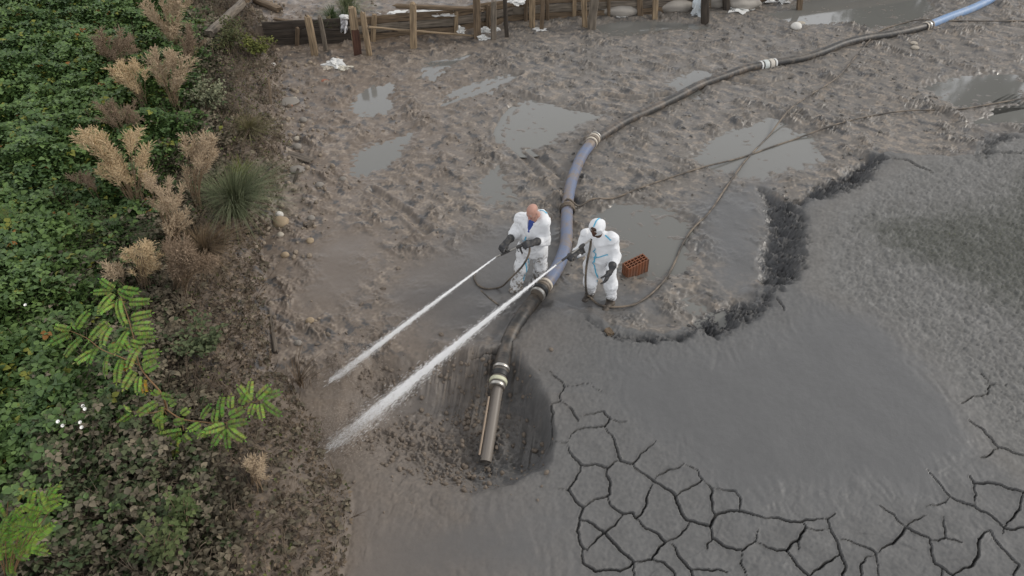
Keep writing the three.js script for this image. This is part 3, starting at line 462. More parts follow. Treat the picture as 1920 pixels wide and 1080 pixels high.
// small bushes: stems and leaves of their own
function bush(label, base, h, w, n, tint, lean = [0, 0]) {
  const b = base, t = thing('small_bush', label, 'bush', b), st = [], lv = [];
  for (let i = 0; i < 11; i++) {
    const a = rr(0, 6.283), e = b.clone().add(V(Math.cos(a) * w * rr(0.2, 0.9) + lean[0], h * rr(0.6, 1.05), Math.sin(a) * w * rr(0.2, 0.9) + lean[1])), m = b.clone().lerp(e, 0.5).add(V(0, h * 0.12, 0));
    const c = new THREE.CatmullRomCurve3([b, m, e]); st.push(tube([b, m, e], (q) => 0.008 * (1 - 0.7 * q), 6, 4));
    for (let k = 0; k < n / 11; k++) { const p = c.getPoint(rr(0.25, 1)).add(V(rr(-1, 1), rr(-0.6, 0.8), rr(-1, 1)).multiplyScalar(w * 0.22)); const g = turned(single, rr(-0.8, 0.8), rr(0, 6.28), p.x, p.y, p.z); const k3 = mix3(tint[0], tint[1], rnd()); paint(g, () => k3); lv.push(g); }
  }
  mesh('stem', mergeGeometries(st), stemMat, t); tag(mesh('foliage', mergeGeometries(lv), strawMat, t), null, null, null, 'stuff');
}
bush('pale grey green bush beside the tan plumes near the top of the bank', onBank(388, 205), 0.75, 0.5, 700, [[0.12, 0.13, 0.075], [0.24, 0.25, 0.15]], [0.1, 0]);
bush('yellow green leafy weed at the shore end of the plank wall', onBank(488, 108), 0.5, 0.5, 750, [[0.06, 0.075, 0.015], [0.17, 0.18, 0.04]]);
bush('dark green leafy weed under the crossed beams', onBank(430, 85), 0.6, 0.6, 700, [[0.04, 0.055, 0.02], [0.12, 0.12, 0.045]]);
bush('dark leafy shoots below the bright green sapling, on the mud-coated leaves', onBank(385, 660), 0.55, 0.45, 420, [[0.05, 0.07, 0.03], [0.11, 0.13, 0.06]]);
bush('upright yellow green shoots at the bottom edge, between green and grey leaves', onBank(300, 1040), 0.7, 0.4, 150, [[0.05, 0.07, 0.02], [0.1, 0.12, 0.045]]);
bush('thin green shoots standing in the grey leaves near the bottom', onBank(345, 985), 0.6, 0.3, 200, [[0.05, 0.075, 0.02], [0.11, 0.14, 0.05]]);

// bright green saplings with feathered leaves
const leafletTone = [[0.15, 0.28, 0.05], [0.20, 0.34, 0.06], [0.26, 0.39, 0.08]];
function feather(p, q, tone, width) { // a compound leaf from p to q, drooping
  const L = p.distanceTo(q), dir = q.clone().sub(p).normalize(), side = dir.clone().cross(V(rr(-0.2, 0.2), 0.72, 0.7)).normalize(), up = side.clone().cross(dir).normalize(), pos = [], col = [], ix = [];
  const curve = (t) => p.clone().lerp(q, t).addScaledVector(up, Math.sin(Math.PI * t) * L * 0.12), n = clamp(Math.round(L / 0.0165), 9, 26);
  const roll = rr(-0.35, 0.35), s1 = side.clone().applyAxisAngle(dir, roll);
  for (let i = 0; i <= n; i++) for (const s of i === n ? [0] : [-1, 1]) {
    const t = 0.1 + 0.88 * i / n, c = curve(t), l = width * (0.65 + 0.5 * Math.sin(Math.PI * (0.15 + 0.75 * t))) * rr(0.9, 1.1), w = 0.0068, k = mix3(tone, [0.34, 0.42, 0.09], rr(0, 0.35)).map((v) => v * rr(0.7, 1.25));
    const d = s ? s1.clone().multiplyScalar(s).addScaledVector(dir, 0.28).addScaledVector(up, -0.18).normalize() : dir.clone(), e = d.clone().cross(up).normalize(), o = pos.length / 3;
    for (const [a, b, h] of [[0.06, 0, 0], [0.35, 1, 0.006], [0.75, 0.9, 0.002], [1, 0, -0.006], [0.75, -0.9, 0.002], [0.35, -1, 0.006], [0.5, 0, -0.002]]) { const v = c.clone().addScaledVector(d, l * a).addScaledVector(e, w * b).addScaledVector(up, h); pos.push(v.x, v.y, v.z); col.push(...k); }
    for (let m = 0; m < 6; m++) ix.push(o + 6, o + m, o + (m + 1) % 6);
  }
  const g = new THREE.BufferGeometry(); g.setAttribute('position', new THREE.Float32BufferAttribute(pos, 3)); g.setAttribute('color', new THREE.Float32BufferAttribute(col, 3)); g.setIndex(ix); g.computeVertexNormals();
  const r = tube([p, curve(0.5), q], 0.003, 6, 3); paint(r, () => [0.13, 0.16, 0.04]); r.deleteAttribute('uv'); return mergeGeometries([g, r]);
}
const saplingLeafMat = new THREE.MeshPhysicalMaterial({ vertexColors: true, roughness: 0.6, side: THREE.DoubleSide, transmission: 0.3, thickness: 0, specularIntensity: 0.5 });
{
  const S = (x, y) => [80 + x / 2.7, 500 + y / 2.7];
  const up = [[370, 115, 290, 65], [375, 120, 460, 160], [400, 115, 490, 125], [360, 125, 255, 130], [365, 130, 285, 220], [430, 180, 545, 175], [385, 150, 420, 300], [375, 180, 285, 235], [440, 260, 555, 235], [450, 300, 550, 290], [461, 325, 565, 325], [470, 370, 575, 365], [430, 320, 370, 440], [340, 270, 240, 370], [150, 320, 60, 300], [150, 335, 40, 390], [165, 320, 235, 225], [205, 350, 110, 455], [280, 400, 230, 495], [275, 420, 165, 485], [235, 385, 205, 420], [345, 300, 300, 400], [330, 440, 320, 555], [400, 460, 375, 590], [470, 520, 410, 620], [490, 550, 480, 640], [510, 570, 520, 640], [505, 450, 595, 430], [500, 490, 575, 460], [510, 530, 585, 490], [440, 380, 510, 400], [400, 360, 440, 420], [490, 400, 430, 520], [330, 420, 400, 400], [160, 310, 155, 290]];
  const low = [[590, 680, 480, 750], [600, 650, 655, 662], [590, 650, 555, 630], [600, 700, 600, 830], [640, 700, 672, 680], [460, 740, 380, 800], [450, 725, 415, 708], [700, 750, 740, 722], [720, 830, 570, 860], [700, 850, 600, 930], [690, 855, 670, 965], [710, 850, 752, 890], [800, 790, 735, 830], [800, 770, 850, 700], [930, 800, 820, 835], [930, 810, 860, 905], [935, 810, 1025, 880], [930, 800, 1040, 782], [935, 830, 940, 925], [900, 770, 910, 655], [940, 760, 1022, 718], [950, 720, 955, 650], [1060, 690, 990, 605], [1050, 680, 1055, 575], [1080, 670, 1150, 603], [1110, 660, 1205, 635], [1110, 680, 1207, 752], [1100, 690, 1112, 772], [1070, 690, 1050, 752], [870, 800, 880, 720], [760, 830, 840, 852], [560, 790, 605, 745], [1000, 700, 1030, 645], [640, 760, 560, 800], [660, 790, 720, 780], [850, 810, 790, 865]];
  const foot = onBank(305, 765), h0 = foot.y, z0 = foot.z + 0.1;
  const t = thing('bright_green_sapling', 'bright green feather-leaved sapling sprawling over the bank, a yellow leaf in its middle', 'sapling', foot);
  const pn = V(0, 0.76, 0.65), pc = foot.clone().add(V(0, 0.5, 0)); // the crown spreads in a tilted layer
  const P = (x, y, dz = 0) => { const d = V(...ray(...S(x, y))), o = V(0, CAMH, 0); return o.addScaledVector(d, (pc.clone().addScaledVector(pn, dz).sub(V(0, CAMH, 0)).dot(pn)) / d.dot(pn)); };
  const br = (pts, r) => mesh('branch', tube(pts, (q) => r * (1 - 0.65 * q), 24, 6), std([0.19, 0.105, 0.045], 0.75), t);
  br([foot.clone(), P(600, 640, 0.05), P(530, 560, 0), P(490, 500, -0.05), P(460, 360, -0.1), P(420, 220, -0.12), P(380, 120, -0.15)], 0.013);
  br([P(490, 500, -0.05), P(400, 460, 0.05), P(300, 420, 0.1), P(220, 360, 0.12), P(140, 325, 0.14)], 0.008);
  br([foot.clone(), P(620, 720, 0.1), P(700, 770, 0.12), P(800, 785, 0.1), P(930, 790, 0.1), P(1010, 715, 0.05), P(1110, 672, 0)], 0.011);
  br([P(620, 720, 0.1), P(560, 740, 0.2), P(455, 735, 0.2)], 0.006); br([P(700, 770, 0.12), P(715, 830, 0.2)], 0.006); br([P(930, 790, 0.1), P(935, 820, 0.15)], 0.005);
  for (const [l, lower] of [[up, 0], [low, 1]]) for (const [a, b, c, d] of l) {
    const yellow = a === 510 && b === 570, dz = lower ? 0.1 : -0.05; const p = P(a, b, dz), q = P(c, d, dz + rr(0.02, 0.16));
    const m = mesh('leaf', feather(p, q, yellow ? [0.42, 0.25, 0.02] : leafletTone[Math.floor(rnd() * 3)], p.distanceTo(q) < 0.25 ? 0.044 : 0.052), saplingLeafMat, t); if (yellow) m.userData.label = 'yellow withering feathered leaf';
  }
}
{ // second sapling, cut by the bottom left corner
  const foot = onBank(-10, 1075), t = thing('bright_green_sapling', 'bright yellow green feathery sapling in the bottom left corner of the picture', 'sapling', foot), z0 = foot.z;
  const tips = [[15, 940], [60, 945], [95, 955], [40, 990], [5, 1000], [70, 1010], [20, 1040], [90, 935], [-20, 960], [40, 1060]];
  tips.forEach(([x, y], i) => { const e = atZ(x, y, z0 + rr(-0.2, 0.2)); mesh('branch', tube([foot.clone(), foot.clone().lerp(e, 0.5).add(V(0, 0.06, 0)), e], (q) => 0.007 * (1 - 0.6 * q), 8, 5), std([0.19, 0.105, 0.045], 0.75), t);
    for (let k = 0; k < 7; k++) { const b = foot.clone().lerp(e, rr(0.55, 1)), a = rr(0, 6.28); mesh('leaf', feather(b, b.clone().add(V(Math.cos(a) * 0.16, rr(-0.05, 0.12), Math.sin(a) * 0.16)), mix3([0.1, 0.2, 0.02], [0.16, 0.28, 0.03], rnd()), 0.035), saplingLeafMat, t); } });
}
{ // fern-like leaf entering at the left edge
  const b = onBank(-15, 405), t = thing('fern_frond_plant', 'pale green fern fronds at the left edge among the brambles', 'fern', b);
  for (const [x, y] of [[36, 398], [22, 410], [15, 425], [30, 388]]) mesh('frond', feather(b.clone().add(V(0, 0.25, 0)), atZ(x, y, b.z + 0.1), [0.1, 0.16, 0.06], 0.07), saplingLeafMat, t);
}
// white bindweed flowers on the brambles
{
  const petal = new THREE.LatheGeometry([[0.004, 0], [0.008, 0.02], [0.018, 0.04], [0.034, 0.05]].map(([a, b]) => new THREE.Vector2(a, b)), 10), fm = new THREE.MeshStandardMaterial({ color: 0xf4f2ee, roughness: 0.7, side: THREE.DoubleSide });
  const spots = [[116, 797, 'lowest left of the pair near the dark leaves'], [125, 803, 'just right of the lowest left pair'], [157, 799, 'upper of the two right of the pair'], [160, 808, 'lower of the two right of the pair'], [162, 768, 'highest of the flowers below the sapling'], [166, 773, 'right beside the highest flower'], [54, 579, 'alone at the left above the sapling']];
  for (const [x, y, w] of spots) { const p = hit(x, y, bankTop).add(V(0, 0.06, 0)); const t = thing('white_flower', 'white trumpet flower on green bramble leaves, ' + w, 'flower', p, 'white flowers in the brambles'); t.rotation.set(rr(0.2, 0.8), rr(0, 6), 0); t.scale.setScalar(0.62);
    mesh('bloom', local(petal.clone()), fm, t); mesh('stalk', local(tube([V(0, 0, 0), V(0.01, -0.06, 0), V(0, -0.12, 0.01)], 0.003, 4, 4)), std([0.05, 0.1, 0.03], 0.8), t); }
}

{ // sprouts and algae tufts greening the dried crust at the right
  const list = []; const b = leafGeo(0.004, 0.03, 0.001, 0.006);
  for (let i = 0; i < 15000; i++) { const x = rr(4.5, 13), z = rr(-13.5, -6.5), d = algaeP.sd(x, z, 2.5) + 0.9 * n2(x * 0.5 + 20, z * 0.5); if (d > 0.1 || rnd() > ss(0.2, -1.2, d) * (0.4 + 0.6 * ss(-0.1, 0.3, n2(x * 3, z * 3)))) continue; const t = rnd(); list.push([V(x, ground(x, z) - 0.002, z), quat(-rr(0.2, 1.3), rr(0, 6.28), 0), rr(0.5, 1.25), t < 0.93 ? mix3([0.04, 0.042, 0.032], [0.085, 0.085, 0.055], t) : [0.12, 0.14, 0.05]]); }
  scatter('crust_sprouts', b, leafMat(0.8), list, 'tiny olive sprouts and algae on the dried crust at the right edge', 'sprouts');
}
// ---------------------------------------------------------------- trees beyond the wall: the puddles at the top right mirror them
function tree(label, foot, h, w) {
  const t = thing('tree', label, 'tree', foot, 'trees beyond the wall'), tr = [], tone = [0.05, 0.075, 0.025];
  tr.push(tube([foot.clone(), foot.clone().add(V(0.2, h * 0.4, 0)), foot.clone().add(V(-0.1, h * 0.85, 0.1))], (q) => 0.26 * (1 - 0.8 * q), 14, 8));
  const tips = []; for (let i = 0; i < 16; i++) { const a = rr(0, 6.28), y = h * rr(0.3, 0.8), s = foot.clone().add(V(0.05, y, 0)), e = s.clone().add(V(Math.cos(a) * w * rr(0.5, 1), h * rr(0.05, 0.22), Math.sin(a) * w * rr(0.5, 1))); tr.push(tube([s, s.clone().lerp(e, 0.5).add(V(0, 0.2, 0)), e], (q) => 0.08 * (1 - 0.8 * q), 6, 5)); tips.push(e, s.clone().lerp(e, 0.6)); }
  mesh('trunk', mergeGeometries(tr), std([0.12, 0.095, 0.07], 0.9), t);
  const n = 5200, im = new THREE.InstancedMesh(trio, leafMat(0.7), n); im.name = 'crown'; im.castShadow = true; tag(im, null, null, null, 'stuff');
  for (let i = 0; i < n; i++) { const p = tips[i % tips.length].clone().add(V(rr(-1, 1), rr(-1, 1), rr(-1, 1)).normalize().multiplyScalar(w * 0.42 * Math.cbrt(rnd()))).sub(foot); dummy.position.copy(p); dummy.quaternion.copy(quat(rr(-1, 1), rr(0, 6.28), rr(-1, 1))); dummy.scale.setScalar(rr(1.6, 3)); dummy.updateMatrix(); im.setMatrixAt(i, dummy.matrix); const k = rr(0.7, 1.6); im.setColorAt(i, colr.setRGB(tone[0] * k, tone[1] * k, tone[2] * k)); }
  t.add(im);
}
for (const [px, py, far, h, w, l] of [[1655, 20, 18, 13, 3.2, 'tall bushy tree standing far beyond the plank wall, mirrored in the pool'], [1720, 20, 21, 12, 2.8, 'second tall tree far beyond the wall, right of the bushy one'], [1905, 165, 20, 11, 2.2, 'slim tree far beyond the right side, mirrored olive in the brightest puddle']]) { const a = at(px, py), d = ray(px, py), L = Math.hypot(d[0], d[2]); tree(l, V(a.x + d[0] / L * far, 0.3, a.z + d[2] / L * far), h, w); }
// ---------------------------------------------------------------- timber
const woodMap = noiseTex(256, 256, (u, v) => { const g = 0.62 + 0.5 * n2(u * 26, v * 3) + 0.35 * n2(u * 60 + 9, v * 4) + 0.25 * n2(u * 8, v * 9 + 4); return [g, g, g]; });
const woods = { pale: [0.36, 0.265, 0.165], brown: [0.19, 0.135, 0.085], grey: [0.21, 0.175, 0.135], dark: [0.07, 0.055, 0.042], rust: [0.11, 0.05, 0.032], mossy: [0.19, 0.17, 0.075], mud: [0.17, 0.14, 0.11] };
const woodMats = Object.fromEntries(Object.entries(woods).map(([k, c]) => [k, new THREE.MeshStandardMaterial({ color: new THREE.Color().setRGB(...c.map((v) => v * 1.15)), map: woodMap, bumpMap: woodMap, bumpScale: 0.012, roughness: 0.88 })]));
function timber(a, b, w, d, ragged = 0.03, face = null) { // a sawn or split piece from a to b: a ring section with worn edges and broken ends
  const dir = b.clone().sub(a), L = dir.length(); dir.normalize();
  const s = (face || dir.clone().cross(Math.abs(dir.y) > 0.8 ? V(0, 0, 1) : V(0, 1, 0))).clone().normalize(), n = s.clone().cross(dir).normalize();
  const sec = [[-1, -0.7], [-0.75, -1], [0, -1.04], [0.75, -1], [1, -0.7], [1.03, 0], [1, 0.7], [0.75, 1], [0, 1.03], [-0.75, 1], [-1, 0.7], [-1.03, 0]], K = sec.length, R = Math.max(6, Math.ceil(L / 0.12)), pos = [], uv = [], ix = [], o = rr(0, 90);
  for (let i = 0; i <= R; i++) for (let k = 0; k <= K; k++) {
    const [p, q] = sec[k % K], t = i / R, e = i === R ? ragged * n2(k * 1.7 + o, 3) * 2 : i === 0 ? ragged * n2(k * 1.7 + o, 9) * 2 : 0, j = 1 + 0.1 * n2(t * L * 2.5 + o, (k % K) * 0.8) + (i === R ? -0.08 : 0);
    const v = a.clone().addScaledVector(dir, t * L + e).addScaledVector(s, p * w / 2 * j + 0.25 * w * n2(t * L * 0.9 + o, 0)).addScaledVector(n, q * d / 2 * j);
    pos.push(v.x, v.y, v.z); uv.push(k / K * 1.2 + o, t * L * 0.5);
    if (i < R && k < K) { const m = i * (K + 1) + k; ix.push(m, m + 1, m + K + 2, m, m + K + 2, m + K + 1); }
  }
  for (const i of [0, R]) { const c = pos.length / 3, q = a.clone().addScaledVector(dir, i / R * L + (i ? -1 : 1) * ragged * 0.3); pos.push(q.x, q.y, q.z); uv.push(0, 0); for (let k = 0; k <= K; k++) { const m = (i * (K + 1) + k) * 3; pos.push(pos[m], pos[m + 1], pos[m + 2]); uv.push(k * 0.03, 0.1); } for (let k = 0; k < K; k++) i ? ix.push(c, c + 1 + k, c + 2 + k) : ix.push(c, c + 2 + k, c + 1 + k); }
  const g = new THREE.BufferGeometry(); g.setAttribute('position', new THREE.Float32BufferAttribute(pos, 3)); g.setAttribute('uv', new THREE.Float32BufferAttribute(uv, 2)); g.setIndex(ix); g.computeVertexNormals(); return g;
}
{ // the plank wall that holds up the higher ground: planks and battens are its parts
  const wl = thing('plank_retaining_wall', 'weathered brown plank wall holding up the higher mud along the top of the picture', 'retaining wall', wallLine[4].clone());
  const L = wallLine, tones = ['brown', 'grey', 'brown', 'mud', 'brown', 'grey'];
  for (let i = 0; i < L.length - 1; i++) {
    const a = L[i], b = L[i + 1], n = 3, dark = i < 2;
    for (let k = 0; k < n; k++) { const y = 0.02 + k * 0.225 + rr(-0.01, 0.01), h = 0.215 + rr(-0.012, 0.004), off = rr(-0.018, 0.018), p = V(a.x - 0.03, y + h / 2 + rr(-0.02, 0.02), a.z + 0.07 + off), q = V(b.x + 0.03, y + h / 2 + rr(-0.02, 0.02), b.z + 0.07 + off);
      mesh('plank', timber(p, q, h, 0.05, 0.02, V(0, 1, 0)), woodMats[dark ? 'dark' : tones[(i * 2 + k) % 6]], wl); }
  }
  for (const [px, top, bot, w] of [[702, 27, 70, 0.13], [855, 19, 61, 0.1], [986, -12, 37, 0.1], [1026, -14, 33, 0.09], [1077, -14, 36, 0.11], [1141, -16, 31, 0.09], [1201, -22, 32, 0.16], [915, 10, 55, 0.12], [558, 52, 84, 0.1]]) { const x = at(px, bot).x, p = V(x, 0, wallZ(x) + 0.15), q = atZ(px, top, p.z); mesh('batten', timber(V(p.x, -0.1, p.z), q, w, 0.07), woodMats[rnd() < 0.5 ? 'brown' : 'pale'], wl); }
}
function stake(label, top, bot, wpx, tone, parts) {
  const b = hit(...bot), q = atZ(...top, b.z - 0.02), w = wpx / 1280 * -(b.z * cP) * 1.12 + wpx / 1280 * CAMH * sP, a = b.clone(); a.addScaledVector(b.clone().sub(q).normalize(), 0.2);
  const t = thing('wooden_stake', label, 'stake', b, 'wooden stakes in front of the plank wall');
  mesh('post', timber(a, q, w, w * 0.85, 0.06), woodMats[tone], t); if (parts) parts(t, b, q, w);
}
stake('thick leaning stake with a pale split face, nearest the overgrown bank', [578, 31], [591, 106], 11, 'pale');
stake('thin grey leaning stake, next right of the thick pale split one', [599, 31], [611, 96], 7, 'grey');
stake('short pointed stake close to the planks, left of the hanging rag', [615, 31], [622, 79], 7, 'mossy');
stake('flat-topped stake with a rusty red metal plate on its lower half', [659, 14], [671, 102], 12, 'pale', (t, b, q, w) => mesh('rusty_plate', timber(b.clone().lerp(q, -0.05).add(V(0.03, 0, 0.08)), b.clone().lerp(q, 0.56).add(V(0.03, 0, 0.08)), w * 1.1, 0.02, 0.02), woodMats.rust, t));
stake('forked pale stake that carries the left end of the thin rail', [680, 24], [693, 104], 9, 'pale');
stake('stout post with a knotty top under the loose horizontal beam', [774, 8], [776, 90], 11, 'pale');
stake('tall grey-brown post right of the loose beam end, with litter at its foot', [893, -12], [896, 72], 12, 'brown');
stake('split double stake just right of the tall post with litter', [926, 2], [925, 75], 9, 'grey');
stake('thin dark stake left of the pale pair in the middle of the wall', [946, -10], [951, 69], 7, 'dark');
stake('clean pale post in the middle of the wall, a thin split one beside it', [997, -16], [998, 51], 10, 'pale');
stake('thin split stake right of the clean pale post', [1018, -16], [1016, 57], 7, 'brown');
stake('round pale post touching the left side of the thickest bleached post', [1094, -18], [1096, 51], 9, 'pale');
stake('thickest bleached grey post, leaning slightly right', [1116, -20], [1109, 55], 14, 'grey');
stake('pale square post left of the striped sack', [1230, -22], [1227, 37], 9, 'pale');
stake('slanting pair stake behind the black post', [1300, -20], [1296, 16], 8, 'brown');
stake('black burnt-looking post with a white bag tied to its side', [1324, -26], [1321, 43], 13, 'dark');
stake('dark post at the right end of the wall among sacks', [1362, -24], [1362, 18], 11, 'dark');
stake('last short stake at the right beside the murky pool', [1501, -26], [1499, 19], 9, 'brown');
function looseTimber(name, label, cat, p, q, w, d, tone, ragged = 0.05) { const t = mesh(name, timber(p, q, w, d, ragged), woodMats[tone]); return tag(t, label, cat); }
{
  const lift = (px, py, up) => { const p = hit(px, py, bankTop); p.y += up; return p; };
  const za = wallZ(at(770, 70).x) - 0.05;
  looseTimber('loose_timber', 'loose broken beam lying level on top of the wall, left end pointed', 'beam', atZ(742, 11, za + 0.1), atZ(905, 18, za + 0.05), 0.14, 0.1, 'brown', 0.12);
  looseTimber('thin_rail', 'thin brown rail nailed low across three stakes', 'rail', atZ(692, 51, at(693, 104).z + 0.08), atZ(887, 67, at(896, 72).z + 0.09), 0.07, 0.04, 'pale');
  looseTimber('fallen_timber', 'long grey beam slanting down from the top edge into the weeds', 'beam', lift(392, 68, 0.05), lift(480, -4, 0.16), 0.2, 0.16, 'grey');
  looseTimber('fallen_timber', 'dark beam lying across the long grey slanting beam', 'beam', lift(418, 6, 0.3), lift(470, 21, 0.3), 0.16, 0.12, 'brown');
  looseTimber('fallen_timber', 'brown beam on the pinkish mud right of the crossed beams', 'beam', lift(480, 6, 0.1), lift(525, 24, 0.08), 0.2, 0.14, 'brown');
  looseTimber('fallen_plank', 'thin plank edge running from the weeds to the first stake', 'plank', lift(515, 38, 0.05), lift(600, 52, 0.05), 0.1, 0.05, 'brown');
  looseTimber('loose_board', 'short flat board on the stones at the shore, pointing to the mud', 'board', lift(536, 288, 0.03), lift(586, 306, 0.05), 0.16, 0.03, 'mud');
  looseTimber('buried_board', 'brown board edge half buried along the shore above the jet spray', 'board', lift(508, 588, -0.02), lift(517, 664, 0.0), 0.06, 0.16, 'mud');
  looseTimber('short_stick', 'short dark stick standing in the stones beside a pale slab', 'stick', lift(551, 345, 0.0), lift(561, 324, 0.1), 0.05, 0.05, 'dark');
  looseTimber('wood_chunk', 'small chunk of wood lying at the left of the brown mud', 'wood', lift(574, 427, 0.03), lift(586, 420, 0.03), 0.08, 0.07, 'mud');
  looseTimber('buried_plank', 'dark plank sticking out of the pit rim below the hooded worker', 'plank', at(1118, 594, 0.03), at(1147, 628, 0.16), 0.12, 0.06, 'brown');
  looseTimber('short_stick', 'short upright stick in the weeds at the shore below the olive tuft', 'stick', lift(509, 200, 0), lift(509, 168, 0.3), 0.05, 0.05, 'brown');
}
// ---------------------------------------------------------------- sacks, bags, litter, stones
function lump(c, sx, sy, sz, amp, freq, rough = 1, detail = 4) { const g = new THREE.IcosahedronGeometry(1, detail), p = g.attributes.position, o = rr(0, 50); for (let i = 0; i < p.count; i++) { const x = p.getX(i), y = p.getY(i), z = p.getZ(i), r = 1 + amp * n3(x * freq + o, y * freq, z * freq) + amp * 0.5 * rough * Math.abs(n3(x * freq * 2.7 + o, y * freq * 2.7, z * freq * 2.7)); p.setXYZ(i, c.x + x * r * sx, c.y + y * r * sy, c.z + z * r * sz); } g.computeVertexNormals(); return g; }
const smoothLump = (...a) => { const g = lump(...a); const p = g.attributes.position, n = g.attributes.normal, m = new Map(); for (let i = 0; i < p.count; i++) { const k = p.getX(i).toFixed(4) + p.getY(i).toFixed(4) + p.getZ(i).toFixed(4), v = m.get(k) || V(0, 0, 0); v.add(V(n.getX(i), n.getY(i), n.getZ(i))); m.set(k, v); } for (let i = 0; i < p.count; i++) { const v = m.get(p.getX(i).toFixed(4) + p.getY(i).toFixed(4) + p.getZ(i).toFixed(4)).clone().normalize(); n.setXYZ(i, v.x, v.y, v.z); } return g; };
const clothMat = std([0.62, 0.62, 0.6], 0.6, { side: THREE.DoubleSide }), sackMat = new THREE.MeshStandardMaterial({ color: new THREE.Color().setRGB(0.36, 0.33, 0.29), roughness: 0.85, map: noiseTex(128, 128, (u, v) => { const g = 0.8 + 0.25 * Math.sin(u * 300) * Math.sin(v * 300) + 0.5 * n2(u * 7, v * 7); return [g, g, g]; }) });
for (const [px, py, w, h, d, l] of [[1158, 20, 0.62, 0.2, 0.26, 'long grey sack lying at the wall foot right of the thickest bleached post'], [1262, 14, 0.6, 0.24, 0.26, 'pale striped sack leaning against the wall left of the black post'], [1343, 2, 0.4, 0.25, 0.25, 'pale sack between the black post and the dark right end post'], [1388, 8, 0.5, 0.22, 0.3, 'worn sack with torn white cover right of the dark right end post']]) { const p = hit(px, py + 6); p.y += h * 0.6; tag(mesh('sack', smoothLump(p, w, h, d, 0.16, 1.6, 1.4), sackMat), l, 'sack', 'sacks at the foot of the wall'); }
function crumple(label, px, py, w, h, up = 0, mat = clothMat, name = 'plastic_scrap', z = null, cat = 'litter') { // a crumpled thin sheet
  const p = z === null ? hit(px, py) : atZ(px, py, z); p.y += up + h * 0.3; const g = lump(p, w, h, w * 0.7, 0.8, 3.1, 2.4, 4); return tag(mesh(name, g, mat), label, cat);
}
crumple('white crumpled plastic on the mud in front of the left stakes', 630, 123, 0.17, 0.09);
crumple('torn pale scraps beside the white plastic, on its right', 645, 128, 0.13, 0.04, 0, std([0.5, 0.47, 0.4], 0.7));
crumple('pale scraps beside the white plastic, on its left', 616, 128, 0.1, 0.03, 0, std([0.45, 0.4, 0.33], 0.7));
crumple('white scrap at the foot of the tall post with litter', 905, 74, 0.11, 0.07); crumple('small white scrap between the tall post and the split double stake', 908, 60, 0.13, 0.06);
crumple('white scrap leaning on the low rail left of the tall post', 863, 62, 0.09, 0.1);
crumple('tiny white scrap right of the split double stake', 932, 58, 0.06, 0.05); crumple('flat white scrap at the foot of the thin split stake', 1013, 57, 0.12, 0.03);
crumple('white and blue bag tied to the side of the black post', 1311, 27, 0.16, 0.34, 0, std([0.6, 0.64, 0.66], 0.5), 'plastic_bag', null, 'bag');
crumple('white scrap under the long grey sack', 1163, 30, 0.14, 0.03); crumple('white plastic at the top edge among the right end sacks', 1455, 2, 0.28, 0.1); crumple('torn white cover at the foot of the worn sack', 1385, 16, 0.3, 0.06);
{ // sheets lying on the top of the planks
  const zt = wallZ(at(840, 62).x) - 0.12; for (const [px, py, w, l] of [[714, 32, 0.16, 'white plastic on the wall top left of the stout knotty post'], [757, 29, 0.26, 'white sheet on the wall top behind the stout knotty post'], [787, 27, 0.14, 'small white sheet on the wall top just right of the stout knotty post'], [826, 22, 0.34, 'flat bluish white sheet on the wall top under the loose beam'], [968, 4, 0.16, 'white plastic on the wall top near the thin dark stake']]) crumple(l, px, py, w, 0.05, 0, clothMat, 'plastic_scrap', zt);
}
{ // rag that hangs over the planks
  const x = at(645, 84).x, z = wallZ(x) + 0.14, t = thing('hanging_rag', 'white and grey rag hanging over the planks left of the flat-topped stake', 'rag', atZ(645, 30, z));
  for (const [a, b, w] of [[[643, 30], [641, 60], 0.13], [[648, 31], [648, 62], 0.12]]) { const p = atZ(...a, z), q = atZ(...b, z + 0.03), g = new THREE.PlaneGeometry(w, 1, 8, 16), P = g.attributes.position; for (let i = 0; i < P.count; i++) { const u = P.getX(i), v = 0.5 - P.getY(i), k = 1 - 0.45 * v + 0.4 * n2(v * 4, w * 30); P.setXYZ(i, lerp(p.x, q.x, v) + u * k, lerp(p.y, q.y, v), lerp(p.z, q.z, v) + 0.035 * Math.sin(u * 55 + v * 3) + 0.03 * n2(v * 6, u * 9)); } g.computeVertexNormals();
    paint(g, (X, Y) => { const s = n2(X * 16, Y * 9) + 0.5 * n2(X * 40, Y * 25) > 0.12 ? 0.16 : 0.68; return [s, s, s * 1.03]; }); mesh('cloth', g, new THREE.MeshStandardMaterial({ vertexColors: true, roughness: 0.7, side: THREE.DoubleSide }), t); }
  mesh('knot', smoothLump(atZ(645, 32, z + 0.01), 0.11, 0.07, 0.07, 0.3, 2.2), clothMat, t);
}
tuft('tall tuft of pale green grass behind the plank wall', (() => { const p = V(at(668, 84).x * 1.06, 0.5, wallZ(at(668, 84).x) - 0.75); return p; })(), 520, 1.0, 0.55, [[0.1, 0.13, 0.06], [0.26, 0.28, 0.15]], [0, 0]);
tuft('dark green low grass behind the wall, left of the hanging rag', (() => { const x = at(632, 84).x; return V(x * 1.02, 0.52, wallZ(x) - 0.35); })(), 320, 0.4, 0.4, [[0.03, 0.06, 0.015], [0.08, 0.12, 0.04]], [0, 0.1]);
const stoneTone = { pale: [0.36, 0.32, 0.26], buff: [0.3, 0.23, 0.15], grey: [0.21, 0.19, 0.165], brick: [0.3, 0.12, 0.07], white: [0.6, 0.58, 0.54] };
const stoneMats = Object.fromEntries(Object.entries(stoneTone).map(([k, c]) => [k, std(c, 0.8)]));
